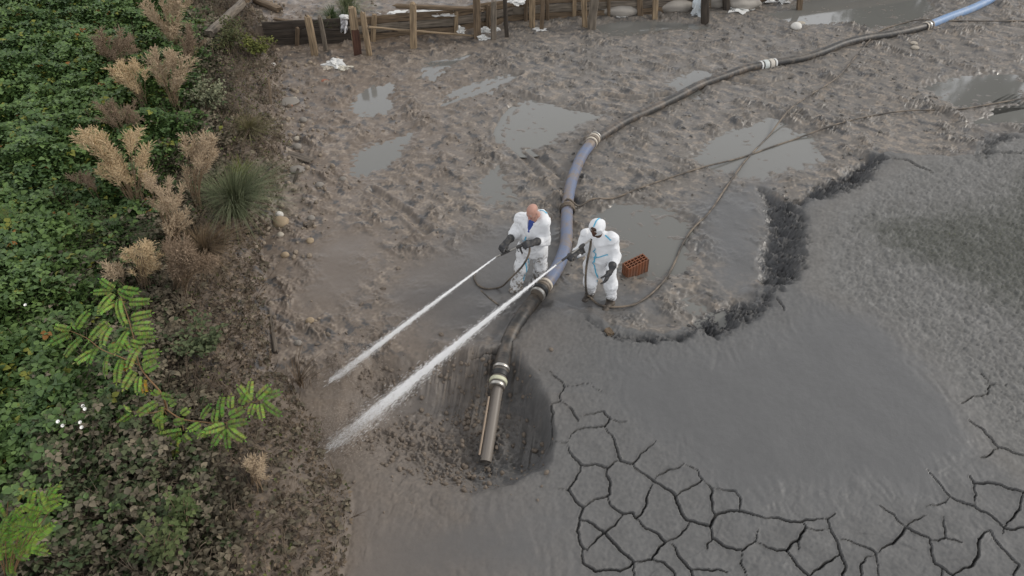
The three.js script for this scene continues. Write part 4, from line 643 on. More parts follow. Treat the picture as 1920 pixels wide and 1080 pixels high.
for (const [px, py, r, f, tone, l] of [[528, 420, 0.14, 0.75, 'buff', 'largest pale round stone below the grass tuft'], [524, 405, 0.08, 0.9, 'white', 'small white stone touching the top of the largest round stone'], [535, 480, 0.075, 0.8, 'buff', 'rounded buff stone below the largest stone'], [526, 442, 0.07, 0.7, 'pale', 'pale stone just under the largest round stone'], [582, 453, 0.07, 0.7, 'buff', 'buff stone right of the pile, below the wood chunk'], [584, 411, 0.075, 0.7, 'grey', 'grey brown stone right of the shore above the wood chunk'], [557, 262, 0.075, 0.7, 'pale', 'pale pebble above the short flat board'], [558, 278, 0.1, 0.75, 'grey', 'round stone under the pale pebble, above the board'], [557, 320, 0.17, 0.3, 'grey', 'flat slab beside the short dark stick'], [569, 227, 0.09, 0.7, 'grey', 'rounded stone on the shore below the flat pale slab'], [541, 192, 0.24, 0.16, 'grey', 'wide flat slab on the upper shore'], [552, 185, 0.07, 0.4, 'pale', 'pale splinter of stone on the wide flat slab'], [610, 155, 0.11, 0.5, 'brick', 'reddish brick fragment on the mud below the white plastic'], [545, 199, 0.05, 0.6, 'brick', 'small red brick chip beside the wide slab'], [600, 349, 0.09, 0.6, 'grey', 'grey stone in the mud right of the board'], [644, 338, 0.08, 0.7, 'grey', 'rounded stone at the lower puddle of the stony bank'], [583, 605, 0.075, 0.9, 'buff', 'round brown stone on the brown mud above the left jet'], [560, 645, 0.065, 0.7, 'grey', 'small stone near the half-buried board'], [1492, 53, 0.15, 0.75, 'white', 'white round stone near the murky pool at the top'], [1713, 82, 0.1, 0.4, 'pale', 'upper of two pale flat stones below the black hose'], [1715, 91, 0.11, 0.45, 'pale', 'lower of two pale flat stones below the black hose'], [1502, 44, 0.12, 0.3, 'pale', 'pale flat chip behind the white round stone'], [513, 122, 0.06, 0.7, 'white', 'white pebble at the weeds beside the yellow green weed']]) { const p = hit(px, py); p.y += r * f * 0.45; tag(mesh('stone', smoothLump(p, r, r * f, r * rr(0.75, 1), 0.1, 1.3, 0.4, 3), stoneMats[tone]), l, 'stone'); }
{ // small stones nobody could count on the shore, and crumbs of dried mud in the scoured bowl
  const peb = lump(V(0, 0, 0), 1, 0.7, 0.85, 0.2, 1.4, 1, 1), list = [], cl = [];
  for (let i = 0; i < 4200; i++) { const x = rr(-10, -2), z = rr(-20, -6.5), d = bankD(x, z); if (d < -0.9 || d > 0.7 || rnd() < Math.abs(d + 0.1) * 0.9) continue; if (z > -9 && rnd() < 0.7) continue; const s = 0.014 + 0.05 * Math.pow(rnd(), 3); list.push([V(x, ground(x, z) + s * 0.25, z), quat(rr(0, 6), rr(0, 6), rr(0, 6)), s, mix3([0.13, 0.105, 0.08], [0.27, 0.22, 0.165], rnd())]); }
  scatter('shore_pebbles', peb, std(0xffffff, 0.85), list, 'small brown stones and rubble along the muddy shore', 'pebbles');
  for (let i = 0; i < 3400; i++) { const x = rr(-3.2, 0.6), z = rr(-7.4, -4.1); base(x, z); const bw = out[2], sm = out[3]; if (bw < 0.15 && rnd() < 0.965) continue; if (sm > 0.4 && rnd() < 0.8) continue; if (x > -0.2 && rnd() < 0.75) continue; const s = 0.008 + 0.034 * Math.pow(rnd(), 3); cl.push([V(x, ground(x, z) + s * 0.2, z), quat(rr(0, 6), rr(0, 6), rr(0, 6)), s, mix3([0.125, 0.1, 0.078], [0.175, 0.14, 0.108], rnd())]); }
  for (let i = 0; i < 3500; i++) { const x = rr(-6, 12), z = rr(-20, -7); base(x, z); if (out[1] > 0.3 || out[3] > 0.3 || out[5] > 0.3 || out[4] > 0 || n2(x * 0.9 + 4, z * 0.9) < 0) continue; const s = 0.012 + 0.035 * Math.pow(rnd(), 3); const c = x < -1 ? [[0.11, 0.088, 0.07], [0.19, 0.155, 0.12]] : [[0.09, 0.088, 0.085], [0.17, 0.155, 0.135]]; cl.push([V(x, ground(x, z) + s * 0.1, z), quat(rr(0, 6), rr(0, 6), rr(0, 6)), V(s * 1.3, s * 0.8, s), mix3(c[0], c[1], rnd())]); }
  scatter('mud_crumbs', peb, std(0xffffff, 0.7), cl, 'crumbs and clods of mud strewn over the churned floor and the scoured bowl', 'mud clods');
}
// ---------------------------------------------------------------- suction hose
const wear = (base, dirt, amt, ridge = 0) => (g) => paint(g, (x, y, z) => { const k = n3(x * 5, y * 9, z * 5) * 0.7 + n3(x * 19, y * 19, z * 19) * 0.5 + n3(x * 55, y * 55, z * 55) * 0.35; return mix3(base, dirt, clamp(amt + k, 0, 1)); });
const hoseMat = new THREE.MeshStandardMaterial({ vertexColors: true, roughness: 0.5 }), metal = std([0.5, 0.48, 0.44], 0.38, { metalness: 0.8 }), tapeMat = std([0.5, 0.53, 0.51], 0.5);
const HR = 0.115;
{
  const hs = thing('suction_hose', 'long thick suction hose of black and blue sections, ending in a steel pipe', 'hose', at(1063, 400));
  const G = (x, y, up = HR * 0.5) => { const p = hit(x, y + 8); p.y = Math.max(0.03, base(p.x, p.z)) + up; return p; };
  const blue1 = [[1112, 262], [1092, 290], [1078, 320], [1068, 355], [1063, 390], [1062, 425], [1060, 460], [1048, 495], [1033, 522], [1014, 546]].map(([x, y], i) => G(x, y, i > 7 ? 0.12 : 0.1));
  const black1 = [[1437, 117], [1400, 124], [1360, 138], [1310, 158], [1265, 180], [1220, 202], [1175, 222], [1140, 243], [1112, 262]].map(([x, y]) => G(x, y));
  const black2 = [[1738, 44], [1700, 54], [1660, 62], [1620, 68], [1580, 78], [1540, 94], [1500, 106], [1470, 111], [1437, 117]].map(([x, y]) => G(x, y));
  const blue2 = [[2000, -75], [1900, -28], [1850, -2], [1815, 14], [1780, 27], [1755, 37], [1738, 44]].map(([x, y]) => G(x, y));
  const low = [at(1016, 546, 0.1), G(1002, 558, 0.05), G(981, 586, 0.05), G(962, 616, 0.05), at(948, 655, 0.1), at(940, 690, 0.12), at(935, 712, 0.1)];
  const ribbed = (pts, r, n, rib) => tube(pts, (t) => r + rib * Math.sin(t * n * 2), n, 14);
  const BLUE = [0.12, 0.152, 0.235], MUDB = [0.2, 0.155, 0.115], BLACK = [0.028, 0.027, 0.026], SKY = [0.17, 0.27, 0.44];
  mesh('hose_section', wear(BLUE, MUDB, 0.42)(ribbed(blue1, HR * 0.97, 260, 0.0012)), hoseMat, hs).userData.label = 'worn blue section streaked with mud beside the workers';
  mesh('hose_section', wear(BLACK, [0.14, 0.11, 0.085], 0.3)(ribbed(black1, HR * 0.92, 260, 0.0025)), hoseMat, hs);
  mesh('hose_section', wear(BLACK, [0.12, 0.1, 0.08], 0.22)(ribbed(black2, HR * 0.92, 260, 0.0025)), hoseMat, hs);
  mesh('hose_section', wear(SKY, [0.3, 0.36, 0.45], 0.1)(ribbed(blue2, HR, 200, 0.0012)), hoseMat, hs).userData.label = 'clean light blue section at the top right';
  mesh('hose_section', wear(BLACK, [0.13, 0.105, 0.082], 0.25)(ribbed(low, HR * 0.96, 220, 0.003)), hoseMat, hs).userData.label = 'black lower section rising out of the mud';
  const ring = (parent, c, dir, r, w, mat, name) => { const g = new THREE.LatheGeometry([[r, -w / 2], [r + 0.012, -w / 2], [r + 0.018, -w / 3], [r + 0.018, w / 3], [r + 0.012, w / 2], [r, w / 2]].map(([a, b]) => new THREE.Vector2(a, b)), 24); g.applyQuaternion(new THREE.Quaternion().setFromUnitVectors(V(0, 1, 0), dir)); g.translate(c.x, c.y, c.z); return mesh(name, g, mat, parent); };
  function coupling(pts, end, list, label) { // rings along the hose near its joint; list: [offset, radius, width, material, name]
    const e = pts[end], d = end ? pts[end].clone().sub(pts[end - 1]).normalize() : pts[1].clone().sub(pts[0]).normalize().negate();
    const body = new THREE.CylinderGeometry(HR * 1.0, HR * 1.0, 0.3, 20, 1); body.applyQuaternion(new THREE.Quaternion().setFromUnitVectors(V(0, 1, 0), d)); body.translate(e.x, e.y, e.z);
    const c = mesh('coupling', wear([0.06, 0.055, 0.05], [0.17, 0.14, 0.11], 0.35)(body), hoseMat, hs); if (label) c.userData.label = label;
    for (const [o, r, w, m, n] of list) { const g = new THREE.LatheGeometry([[r - 0.01, -w / 2], [r + 0.008, -w / 2], [r + 0.014, -w / 3], [r + 0.014, w / 3], [r + 0.008, w / 2], [r - 0.01, w / 2]].map(([a, b]) => new THREE.Vector2(a, b)), 24); g.applyQuaternion(new THREE.Quaternion().setFromUnitVectors(V(0, 1, 0), d)); g.translate(e.x + d.x * o, e.y + d.y * o, e.z + d.z * o); const M = mesh(n, g, m); scene.remove(M); used.set(n, 0); M.name = n; c.attach ? c.parent.updateWorldMatrix(true, true) : 0; M.geometry.applyMatrix4(c.matrixWorld.clone().invert()); c.add(M); }
  }
  const dirty = std([0.22, 0.18, 0.14], 0.6), paleM = std([0.52, 0.46, 0.38], 0.55), black = std([0.02, 0.02, 0.02], 0.5);
  coupling(blue1, 0, [[-0.1, HR, 0.05, paleM, 'clamp'], [-0.02, HR, 0.04, dirty, 'clamp'], [0.05, HR, 0.05, paleM, 'clamp'], [0.12, HR, 0.03, metal, 'clamp']], 'clamped joint between the blue and black sections');
  coupling(black2, 8, [[-0.22, HR * 0.92, 0.05, std([0.62, 0.62, 0.6], 0.5), 'tape_band'], [-0.1, HR * 0.98, 0.12, std([0.5, 0.46, 0.4], 0.6), 'tape_band'], [0.06, HR * 0.98, 0.13, tapeMat, 'tape_band'], [0.19, HR * 0.92, 0.05, std([0.62, 0.62, 0.6], 0.5), 'tape_band']], 'joint wrapped with white tape');
  coupling(blue2, 6, [[-0.1, HR, 0.04, dirty, 'clamp'], [0.0, HR, 0.05, metal, 'clamp'], [0.12, HR, 0.04, paleM, 'clamp']], 'clamped joint between the black and the light blue section');
  coupling(blue1, 9, [[-0.16, HR, 0.05, paleM, 'clamp'], [-0.08, HR, 0.04, dirty, 'clamp'], [0.02, HR * 1.06, 0.07, black, 'clamp'], [0.11, HR * 1.02, 0.05, metal, 'clamp']], 'coupling at the lower end of the blue section');
  // lower clamps and the steel suction pipe with its control rod
  coupling(low, 6, [[-0.2, HR * 0.96, 0.045, metal, 'clamp'], [-0.08, HR * 0.98, 0.09, black, 'clamp'], [0.03, HR * 1.02, 0.06, std([0.5, 0.5, 0.36], 0.5), 'clamp'], [0.11, HR * 0.9, 0.05, metal, 'clamp']], 'clamped joint between the hose and the steel pipe');
  const pa = at(934, 722, 0.09), pb = at(911, 866, -0.22), pd = pb.clone().sub(pa).normalize(), prof = [], r0 = 0.078;
  const pl = pa.distanceTo(pb); for (const [r, y] of [[r0 - 0.008, 0], [r0, 0], [r0, pl], [r0 - 0.008, pl], [r0 - 0.008, pl * 0.5], [r0 - 0.012, 0.0]]) prof.push(new THREE.Vector2(r, y));
  const pg = new THREE.LatheGeometry(prof, 28); pg.applyQuaternion(new THREE.Quaternion().setFromUnitVectors(V(0, 1, 0), pd)); pg.translate(pa.x, pa.y, pa.z);
  const pipe = mesh('steel_pipe', wear([0.21, 0.185, 0.16], [0.085, 0.07, 0.058], 0.5)(pg), new THREE.MeshStandardMaterial({ vertexColors: true, roughness: 0.55 }), hs);
  const sd = V(-0.1, 0.03, 0.0), rod = tube([pa.clone().add(sd).addScaledVector(pd, 0.2), pa.clone().add(sd).addScaledVector(pd, 0.6), pa.clone().add(sd).addScaledVector(pd, 1.05)], 0.016, 12, 8); const rm = mesh('control_rod', rod, std([0.3, 0.23, 0.17], 0.5, { metalness: 0.2 })); scene.remove(rm); rm.name = 'control_rod'; pipe.updateWorldMatrix(true, false); rm.geometry.applyMatrix4(pipe.matrixWorld.clone().invert()); pipe.add(rm);
}
// ---------------------------------------------------------------- thin pressure hoses
const lineMat = new THREE.MeshStandardMaterial({ vertexColors: true, roughness: 0.6 });
const lineTone = wear([0.05, 0.043, 0.036], [0.19, 0.15, 0.11], 0.4);
const onG = (x, y, up = 0.022) => { const p = hit(x, y); let m = WATER; for (let i = 0; i < 9; i++) { const g = ground(p.x + (i % 3 - 1) * 0.05, p.z + (Math.floor(i / 3) - 1) * 0.05); if (g > m) m = g; } p.y = m + up - 0.008; return p; };
// ---------------------------------------------------------------- hollow clay brick
{
  const c = at(1190, 512), t = thing('hollow_clay_brick', 'orange hollow clay block with square holes standing in the mud behind the hooded worker', 'brick', V(c.x, -0.03, c.z));
  const L = 0.40, W = 0.17, Hh = 0.31, s = new THREE.Shape(), pts = []; // ribbed outline
  const rib = (n, a, b, nx, ny) => { for (let i = 0; i < n; i++) for (const [u, d] of [[0.12, 0], [0.3, -0.008], [0.7, -0.008], [0.88, 0]]) { const q = (i + u) / n; pts.push(new THREE.Vector2(lerp(a[0], b[0], q) + nx * d, lerp(a[1], b[1], q) + ny * d)); } };
  rib(7, [-L / 2, -W / 2], [L / 2, -W / 2], 0, -1); rib(3, [L / 2, -W / 2], [L / 2, W / 2], 1, 0); rib(7, [L / 2, W / 2], [-L / 2, W / 2], 0, 1); rib(3, [-L / 2, W / 2], [-L / 2, -W / 2], -1, 0); s.setFromPoints(pts);
  const nx = 6, ny = 3, g = 0.012; for (let j = 0; j < ny; j++) for (let i = 0; i < nx; i++) { const cw = (L - 0.03) / nx, ch = (W - 0.03) / ny, x0 = -L / 2 + 0.015 + i * cw + g / 2, y0 = -W / 2 + 0.015 + j * ch + g / 2, x1 = x0 + cw - g, y1 = y0 + ch - g; const h = new THREE.Path(); h.moveTo(x0, y0); h.lineTo(x0, y1); h.lineTo(x1, y1); h.lineTo(x1, y0); h.closePath(); s.holes.push(h); }
  const geo = new THREE.ExtrudeGeometry(s, { depth: Hh, bevelEnabled: false }); geo.rotateX(-Math.PI / 2); geo.scale(1.08, 1.05, 1.08); geo.rotateZ(0.1); geo.rotateX(0.05); geo.rotateY(0.52);
  paint(geo, (x, y, z) => mix3([0.2, 0.068, 0.028], [0.09, 0.065, 0.048], clamp((y < 0.1 ? 0.45 : 0.12) + 0.6 * n3(x * 22, y * 22, z * 22) + 0.5 * n3(x * 60, y * 60, z * 60), 0, 1)));
  mesh('block', local(geo), new THREE.MeshStandardMaterial({ vertexColors: true, roughness: 0.8 }), t);
}
// ---------------------------------------------------------------- the two workers
const smin = (a, b, k) => { const h = Math.max(k - Math.abs(a - b), 0) / k; return Math.min(a, b) - h * h * k * 0.25; };
function cap(x, y, z, A, ra, B, rb) { const bx = B.x - A.x, by = B.y - A.y, bz = B.z - A.z, px = x - A.x, py = y - A.y, pz = z - A.z, t = clamp((px * bx + py * by + pz * bz) / (bx * bx + by * by + bz * bz + 1e-12), 0, 1), qx = px - bx * t, qy = py - by * t, qz = pz - bz * t; return Math.sqrt(qx * qx + qy * qy + qz * qz) - (ra + (rb - ra) * t); }
const ell = (x, y, z, c, r) => { const a = (x - c.x) / r.x, b = (y - c.y) / r.y, d = (z - c.z) / r.z, k0 = Math.sqrt(a * a + b * b + d * d), k1 = Math.sqrt((a / r.x) ** 2 + (b / r.y) ** 2 + (d / r.z) ** 2); return k1 < 1e-9 ? -Math.min(r.x, r.y, r.z) : k0 * (k0 - 1) / k1; };
const field = (bones, k) => (x, y, z) => { let d = 1e3; for (const [a, ra, b, rb] of bones) { const e = cap(x, y, z, a, ra, b, rb); d = d > 900 ? e : smin(d, e, k); } return d; };
function bounds(bones, m) { const b = new THREE.Box3(); for (const [a, ra, c, rc] of bones) { b.expandByPoint(a.clone().addScalar(ra)).expandByPoint(a.clone().addScalar(-ra)).expandByPoint(c.clone().addScalar(rc)).expandByPoint(c.clone().addScalar(-rc)); } return b.expandByScalar(m); }
const suitMat = new THREE.MeshStandardMaterial({ vertexColors: true, roughness: 0.72 }), skinMat = new THREE.MeshPhysicalMaterial({ vertexColors: true, roughness: 0.5, specularIntensity: 0.5 }), gloveMat = new THREE.MeshStandardMaterial({ vertexColors: true, roughness: 0.65 }), tapeBlue = std([0.09, 0.42, 0.62], 0.55, { side: THREE.DoubleSide });
function headMesh(c, f, up, skin, hairs) { // a head with brow, eyes, nose, lips, ears and chin, looking along f
  const F = f.clone().normalize(), R = up.clone().cross(F).normalize(), U = F.clone().cross(R).normalize();
  const L = (x, y, z) => V(x, y, z), eyes = [L(0.032, 0.012, 0.083), L(-0.032, 0.012, 0.083)];
  const sdf = (x, y, z) => {
    let d = ell(x, y, z, L(0, 0.03, -0.012), L(0.077, 0.092, 0.098));
    d = smin(d, cap(x, y, z, L(0, -0.03, 0.03), 0.062, L(0, -0.085, 0.055), 0.034), 0.05);
    d = smin(d, cap(x, y, z, L(-0.03, 0.034, 0.082), 0.011, L(0.03, 0.034, 0.082), 0.011), 0.02);
    d = smin(d, cap(x, y, z, L(0.035, -0.022, 0.066), 0.018, L(-0.035, -0.022, 0.066), 0.018), 0.035);
    for (const e of eyes) d = -smin(-d, cap(x, y, z, L(e.x, e.y, 0.108), 0.014, L(e.x, e.y, 0.1), 0.014), 0.012);
    d = smin(d, cap(x, y, z, L(0, 0.02, 0.088), 0.009, L(0, -0.026, 0.108), 0.013), 0.014); d = smin(d, cap(x, y, z, L(-0.013, -0.03, 0.094), 0.009, L(0.013, -0.03, 0.094), 0.009), 0.01);
    d = smin(d, cap(x, y, z, L(-0.02, -0.058, 0.082), 0.006, L(0.02, -0.058, 0.082), 0.006), 0.008); d = smin(d, cap(x, y, z, L(-0.016, -0.068, 0.081), 0.006, L(0.016, -0.068, 0.081), 0.006), 0.008);
    for (const s of [-1, 1]) { d = smin(d, ell(x, y, z, L(s * 0.08, -0.005, -0.008), L(0.012, 0.033, 0.021)), 0.012); d = Math.min(d, Math.hypot(x - s * 0.032, y - 0.012, z - 0.082) - 0.0125); }
    return smin(d, cap(x, y, z, L(0, -0.05, -0.025), 0.056, L(0, -0.16, -0.05), 0.06), 0.03);
  };
  const g = nets(sdf, L(-0.12, -0.2, -0.14), L(0.12, 0.15, 0.14), 0.0045);
  paint(g, (x, y, z) => {
    const k = n3(x * 60, y * 60, z * 60) * 0.06; let s = skin.map((v) => v * (1 + k));
    const red = clamp(1 - Math.hypot(x * 0.8, y + 0.02, z - 0.1) / 0.05, 0, 1); s = mix3(s, [skin[0] * 1.05, skin[1] * 0.72, skin[2] * 0.7], red * 0.6);
    if (Math.abs(y + 0.063) < 0.01 && Math.abs(x) < 0.026 && z > 0.075) s = [skin[0] * 0.85, skin[1] * 0.55, skin[2] * 0.55];
    for (const e of eyes) { const q = Math.hypot(x - e.x, y - e.y, z - 0.082); if (q < 0.0135 && z > 0.086) s = Math.hypot(x - e.x, y - e.y) < 0.0055 ? [0.02, 0.014, 0.01] : [0.55, 0.52, 0.48]; }
    if (Math.abs(y - 0.04) < 0.007 && Math.abs(Math.abs(x) - 0.032) < 0.022 && z > 0.07) s = mix3(s, hairs, 0.6);
    if (y < 0.055 && y > -0.06 && z < 0.02 - Math.max(0, y) * 0.6 && Math.abs(x) < 0.083 && !(Math.abs(x) > 0.074 && z > -0.03)) s = mix3(s, hairs, 0.42 + n3(x * 180, y * 180, z * 180) * 0.3);
    return s;
  });
  const M = new THREE.Matrix4().makeBasis(R, U, F).setPosition(c); g.applyMatrix4(M); return g;
}
// a gloved hand: w wrist, d along the fingers, n out of the palm, thumb side +1/-1, curl per finger joint
function gloveMesh(w, d, n, thumb, curl, cuff) {
  const Y = d.clone().normalize(), X = Y.clone().cross(n).normalize().multiplyScalar(1), Z = X.clone().cross(Y).normalize(), T = thumb, P = (x, y, z) => V(x, y, z), b = [];
  const palm = [[P(-0.026, 0.012, 0), 0.019, P(-0.03, 0.085, 0), 0.0175], [P(0, 0.008, 0), 0.021, P(0, 0.09, 0), 0.018], [P(0.026, 0.012, 0), 0.02, P(0.03, 0.085, 0), 0.0175]];
  const wrist = [[P(0, -cuff, 0), 0.054, P(0, -0.01, 0), 0.038]];
  const fingers = [];
  [[0.034, 0.072, 0], [0.0115, 0.082, 1], [-0.0115, 0.076, 2], [-0.033, 0.06, 3]].forEach(([x, l, i]) => { let p = P(T * x, 0.088, 0), a = curl[i] * 0.8, r = 0.0128; for (const s of [0.46, 0.3, 0.24]) { const q = P(p.x + T * x * 0.06, p.y + Math.cos(a) * l * s, p.z + Math.sin(a) * l * s); fingers.push([p, r, q, r * 0.93]); p = q; r *= 0.93; a += curl[i]; } });
  const th = [[P(T * 0.026, 0.022, 0.006), 0.017, P(T * 0.052, 0.05, 0.02), 0.0135], [P(T * 0.052, 0.05, 0.02), 0.0135, P(T * 0.05, 0.078, 0.04), 0.0118], [P(T * 0.05, 0.078, 0.04), 0.0118, P(T * 0.036, 0.092, 0.058), 0.0105]];
  const sdf = (x, y, z) => { let a = 1e3; for (const c of palm) a = smin(a, cap(x, y, z, ...c), 0.025); for (const c of wrist) a = smin(a, cap(x, y, z, ...c), 0.03); let f = 1e3; for (const c of fingers) f = Math.min(f, cap(x, y, z, ...c)); a = smin(a, f, 0.009); let t = 1e3; for (const c of th) t = smin(t, cap(x, y, z, ...c), 0.006); return smin(a, t, 0.012) + 0.0012 * n3(x * 120, y * 120, z * 120); };
  const bb = bounds([...palm, ...wrist, ...fingers, ...th], 0.012), g = nets(sdf, bb.min, bb.max, 0.004);
  paint(g, (x, y, z) => mix3([0.03, 0.031, 0.034], [0.09, 0.082, 0.072], clamp(0.15 + 0.7 * n3(x * 45, y * 45, z * 45), 0, 1)));
  g.applyMatrix4(new THREE.Matrix4().makeBasis(X, Y, Z).scale(V(1.22, 1.22, 1.22)).setPosition(w)); return g;
}
function ribbon(points, f, width) { // a flat tape laid on the surface f = 0 along points
  const c = new THREE.CatmullRomCurve3(points, false, 'centripetal'), n = Math.max(8, Math.ceil(c.getLength() / 0.02)), pos = [], ix = [];
  const grad = (p) => { const e = 0.004; return V(f(p.x + e, p.y, p.z) - f(p.x - e, p.y, p.z), f(p.x, p.y + e, p.z) - f(p.x, p.y - e, p.z), f(p.x, p.y, p.z + e) - f(p.x, p.y, p.z - e)).normalize(); };
  const stick = (p) => { for (let i = 0; i < 14; i++) { const d = f(p.x, p.y, p.z) - 0.005; p.addScaledVector(grad(p), -d * 0.85); } return p; };
  const S = []; for (let i = 0; i <= n; i++) S.push(stick(c.getPoint(i / n)));
  for (let i = 0; i <= n; i++) { const t = S[Math.min(n, i + 1)].clone().sub(S[Math.max(0, i - 1)]).normalize(), s = t.cross(grad(S[i])).normalize(); for (const k of [-1, 0, 1]) { const v = stick(S[i].clone().addScaledVector(s, k * width / 2)); pos.push(v.x, v.y, v.z); } if (i) { const m = i * 3; ix.push(m - 3, m - 2, m, m - 2, m + 1, m, m - 2, m - 1, m + 1, m - 1, m + 2, m + 1); } }
  const g = new THREE.BufferGeometry(); g.setAttribute('position', new THREE.Float32BufferAttribute(pos, 3)); g.setIndex(ix); g.computeVertexNormals(); return g;
}
function person(label, zc, J, o) {
  const j = Object.fromEntries(Object.entries(J).map(([k, [x, y, d]]) => [k, atZ(x, y, zc + d)])), t = thing('person', label, 'person', V((j.hipL.x + j.hipR.x) / 2, 0, zc), 'workers in white coveralls');
  const sideV = j.shL.clone().sub(j.shR).normalize(), fw = sideV.clone().cross(V(0, 1, 0)).normalize(), pel = j.hipL.clone().lerp(j.hipR, 0.5), chest = j.shL.clone().lerp(j.shR, 0.5), off = (p, s, u, f) => p.clone().addScaledVector(sideV, s).add(V(0, u, 0)).addScaledVector(fw, f);
  const dist = (a, b) => a.distanceTo(b).toFixed(2);
  console.log(label.slice(0, 20), 'upper arm', dist(j.shR, j.elR), dist(j.shL, j.elL), 'forearm', dist(j.elR, j.wrR), dist(j.elL, j.wrL), 'thigh', dist(j.hipR, j.knR), dist(j.hipL, j.knL), 'shank', dist(j.knR, j.anR), dist(j.knL, j.anL), 'torso', dist(pel, chest), 'shoulders', dist(j.shL, j.shR), 'head over', j.head.y.toFixed(2), 'chest', chest.y.toFixed(2), 'pelvis', pel.y.toFixed(2), 'ankles', j.anR.y.toFixed(2), j.anL.y.toFixed(2));
  const arm = (s, e, w, r, e2) => [[s, r, e, r * 0.88], [e, r * 0.88, e.clone().lerp(w, e2), r * 0.8]];
  const trunk = (k, up) => [[off(pel, -0.055, 0.0, 0), 0.145 * k, off(chest, -0.09, up, 0), 0.125 * k], [off(pel, 0.055, 0.0, 0), 0.145 * k, off(chest, 0.09, up, 0), 0.125 * k], [off(pel, 0, 0.05, o.belly), 0.15 * k, off(chest, 0, -0.08, o.belly * 0.7), 0.13 * k], [j.shL, 0.085 * k, j.shR, 0.085 * k]];
  // coverall
  const suit = [...trunk(1, -0.07), [off(j.hipL, 0, 0.03, 0), 0.13, j.knL, 0.097], [j.knL, 0.097, j.anL, o.ankle], [off(j.hipR, 0, 0.03, 0), 0.13, j.knR, 0.097], [j.knR, 0.097, j.anR, o.ankle], ...arm(j.shL, j.elL, j.wrL, 0.09, o.cuffL), ...arm(j.shR, j.elR, j.wrR, 0.09, o.cuffR), [chest, 0.11, j.neck, 0.085], ...(o.extra ? o.extra(j, off) : [])];
  const f0 = field(suit, 0.06), F = o.face.clone().normalize();
  const R = F.clone().cross(V(0, 1, 0)).normalize(), U = R.clone().cross(F).normalize(), hp = (r, u, f) => j.head.clone().addScaledVector(R, r).addScaledVector(U, u).addScaledVector(F, f);
  const body0 = (x, y, z) => {
    let d = f0(x, y, z);
    if (o.hood) { const a = V(x, y, z).sub(j.head), q = [a.dot(R), a.dot(U), a.dot(F)]; d = smin(d, ell(q[0], q[1], q[2], V(0, 0.022, -0.015), V(0.112, 0.128, 0.13)), 0.05); d = Math.max(d, -ell(q[0], q[1], q[2], V(0, -0.005, 0.126), V(0.066, 0.086, 0.1))); }
    else { const a = V(x, y, z).sub(j.head), q = [a.dot(R), a.dot(U), a.dot(F)]; d = Math.max(d, -ell(q[0], q[1], q[2], V(0, -0.02, 0.01), V(0.095, 0.15, 0.115))); const u0 = off(j.neck, 0, 0.06, 0.06), v = off(j.neck, -0.02, -0.1, 0.18); d = Math.max(d, -cap(x, y, z, u0, 0.075, v, 0.016)); }
    return d;
  };
  const folds = (x, y, z) => { const w = n3(x * 4 + 9, y * 4, z * 4); return 0.017 * Math.pow(1 - Math.abs(n3(x * 6 + 2.5 * w, y * 9 + 2 * w, z * 6)), 2) + 0.004 * n3(x * 22, y * 30 + w * 3, z * 22) - 0.006; };
  const sdf = (x, y, z) => body0(x, y, z) - folds(x, y, z);
  const bb = bounds(suit, 0.03); if (o.hood) bb.expandByPoint(hp(0.16, 0.2, 0.16)).expandByPoint(hp(-0.16, 0.2, -0.16)).expandByPoint(hp(0, 0.2, 0));
  const g = nets(sdf, bb.min, bb.max, 0.0115), C = [0.72, 0.73, 0.745];
  paint(g, (x, y, z) => { const m = o.dirt(x, y, z, j, zc); const k = 1 + 0.03 * n3(x * 14, y * 14, z * 14); return mix3([C[0] * k, C[1] * k, C[2] * k], mix3([0.16, 0.125, 0.09], [0.1, 0.1, 0.1], n3(x * 9, y * 9, z * 9) * 0.5 + 0.4), clamp(m, 0, 0.95)); });
  // the body under it: one continuous figure, head, forearms and wrists showing
  const q = 0.72, bodyB = [...trunk(0.8, -0.07), [j.hipL, 0.09, j.knL, 0.06], [j.knL, 0.06, j.anL, 0.045], [j.hipR, 0.09, j.knR, 0.06], [j.knR, 0.06, j.anR, 0.045], [j.shL, 0.06, j.elL, 0.047], [j.elL, 0.047, j.wrL, 0.034], [j.shR, 0.06, j.elR, 0.047], [j.elR, 0.047, j.wrR, 0.034], [j.wrL, 0.03, j.wrL.clone().addScaledVector(o.handL, 0.07), 0.018], [j.wrR, 0.03, j.wrR.clone().addScaledVector(o.handR, 0.07), 0.018], [chest, 0.08, j.neck, 0.062], [j.neck, 0.06, hp(0, -0.08, -0.02), 0.056]];
  const bf = field(bodyB, 0.05), b2 = bounds(bodyB, 0.03), bg = nets(bf, b2.min, b2.max, 0.013); paint(bg, (x, y, z) => { const k = 1 + 0.08 * n3(x * 30, y * 30, z * 30); return o.skin.map((v) => v * k); });
  mesh('body', mergeGeometries([bg, headMesh(j.head, F, V(0, 1, 0), o.skin, o.hair)]), skinMat, t);
  mesh('coverall', g, suitMat, t);
  const ha = (h, w, e) => h.clone().multiplyScalar(0.45).addScaledVector(w.clone().sub(e).normalize(), 0.55);
  mesh('glove', gloveMesh(j.wrR, ha(o.handR, j.wrR, j.elR), o.palmR, o.thumbR, o.curlR, o.gcuff), gloveMat, t); mesh('glove', gloveMesh(j.wrL, ha(o.handL, j.wrL, j.elL), o.palmL, o.thumbL, o.curlL, o.gcuff), gloveMat, t);
  for (const tp of o.tapes(j, off, hp)) mesh('seam_tape', ribbon(tp, sdf, 0.021), tapeBlue, t);
  return { t, j, off, hp, F };
}
const zOf = (a, b) => (at(...a).z + at(...b).z) / 2;
const z1 = zOf([967, 543], [1010, 526]), z2 = zOf([1107, 556], [1146, 574]);
const stepD = (px, z) => at(...px).z - z;
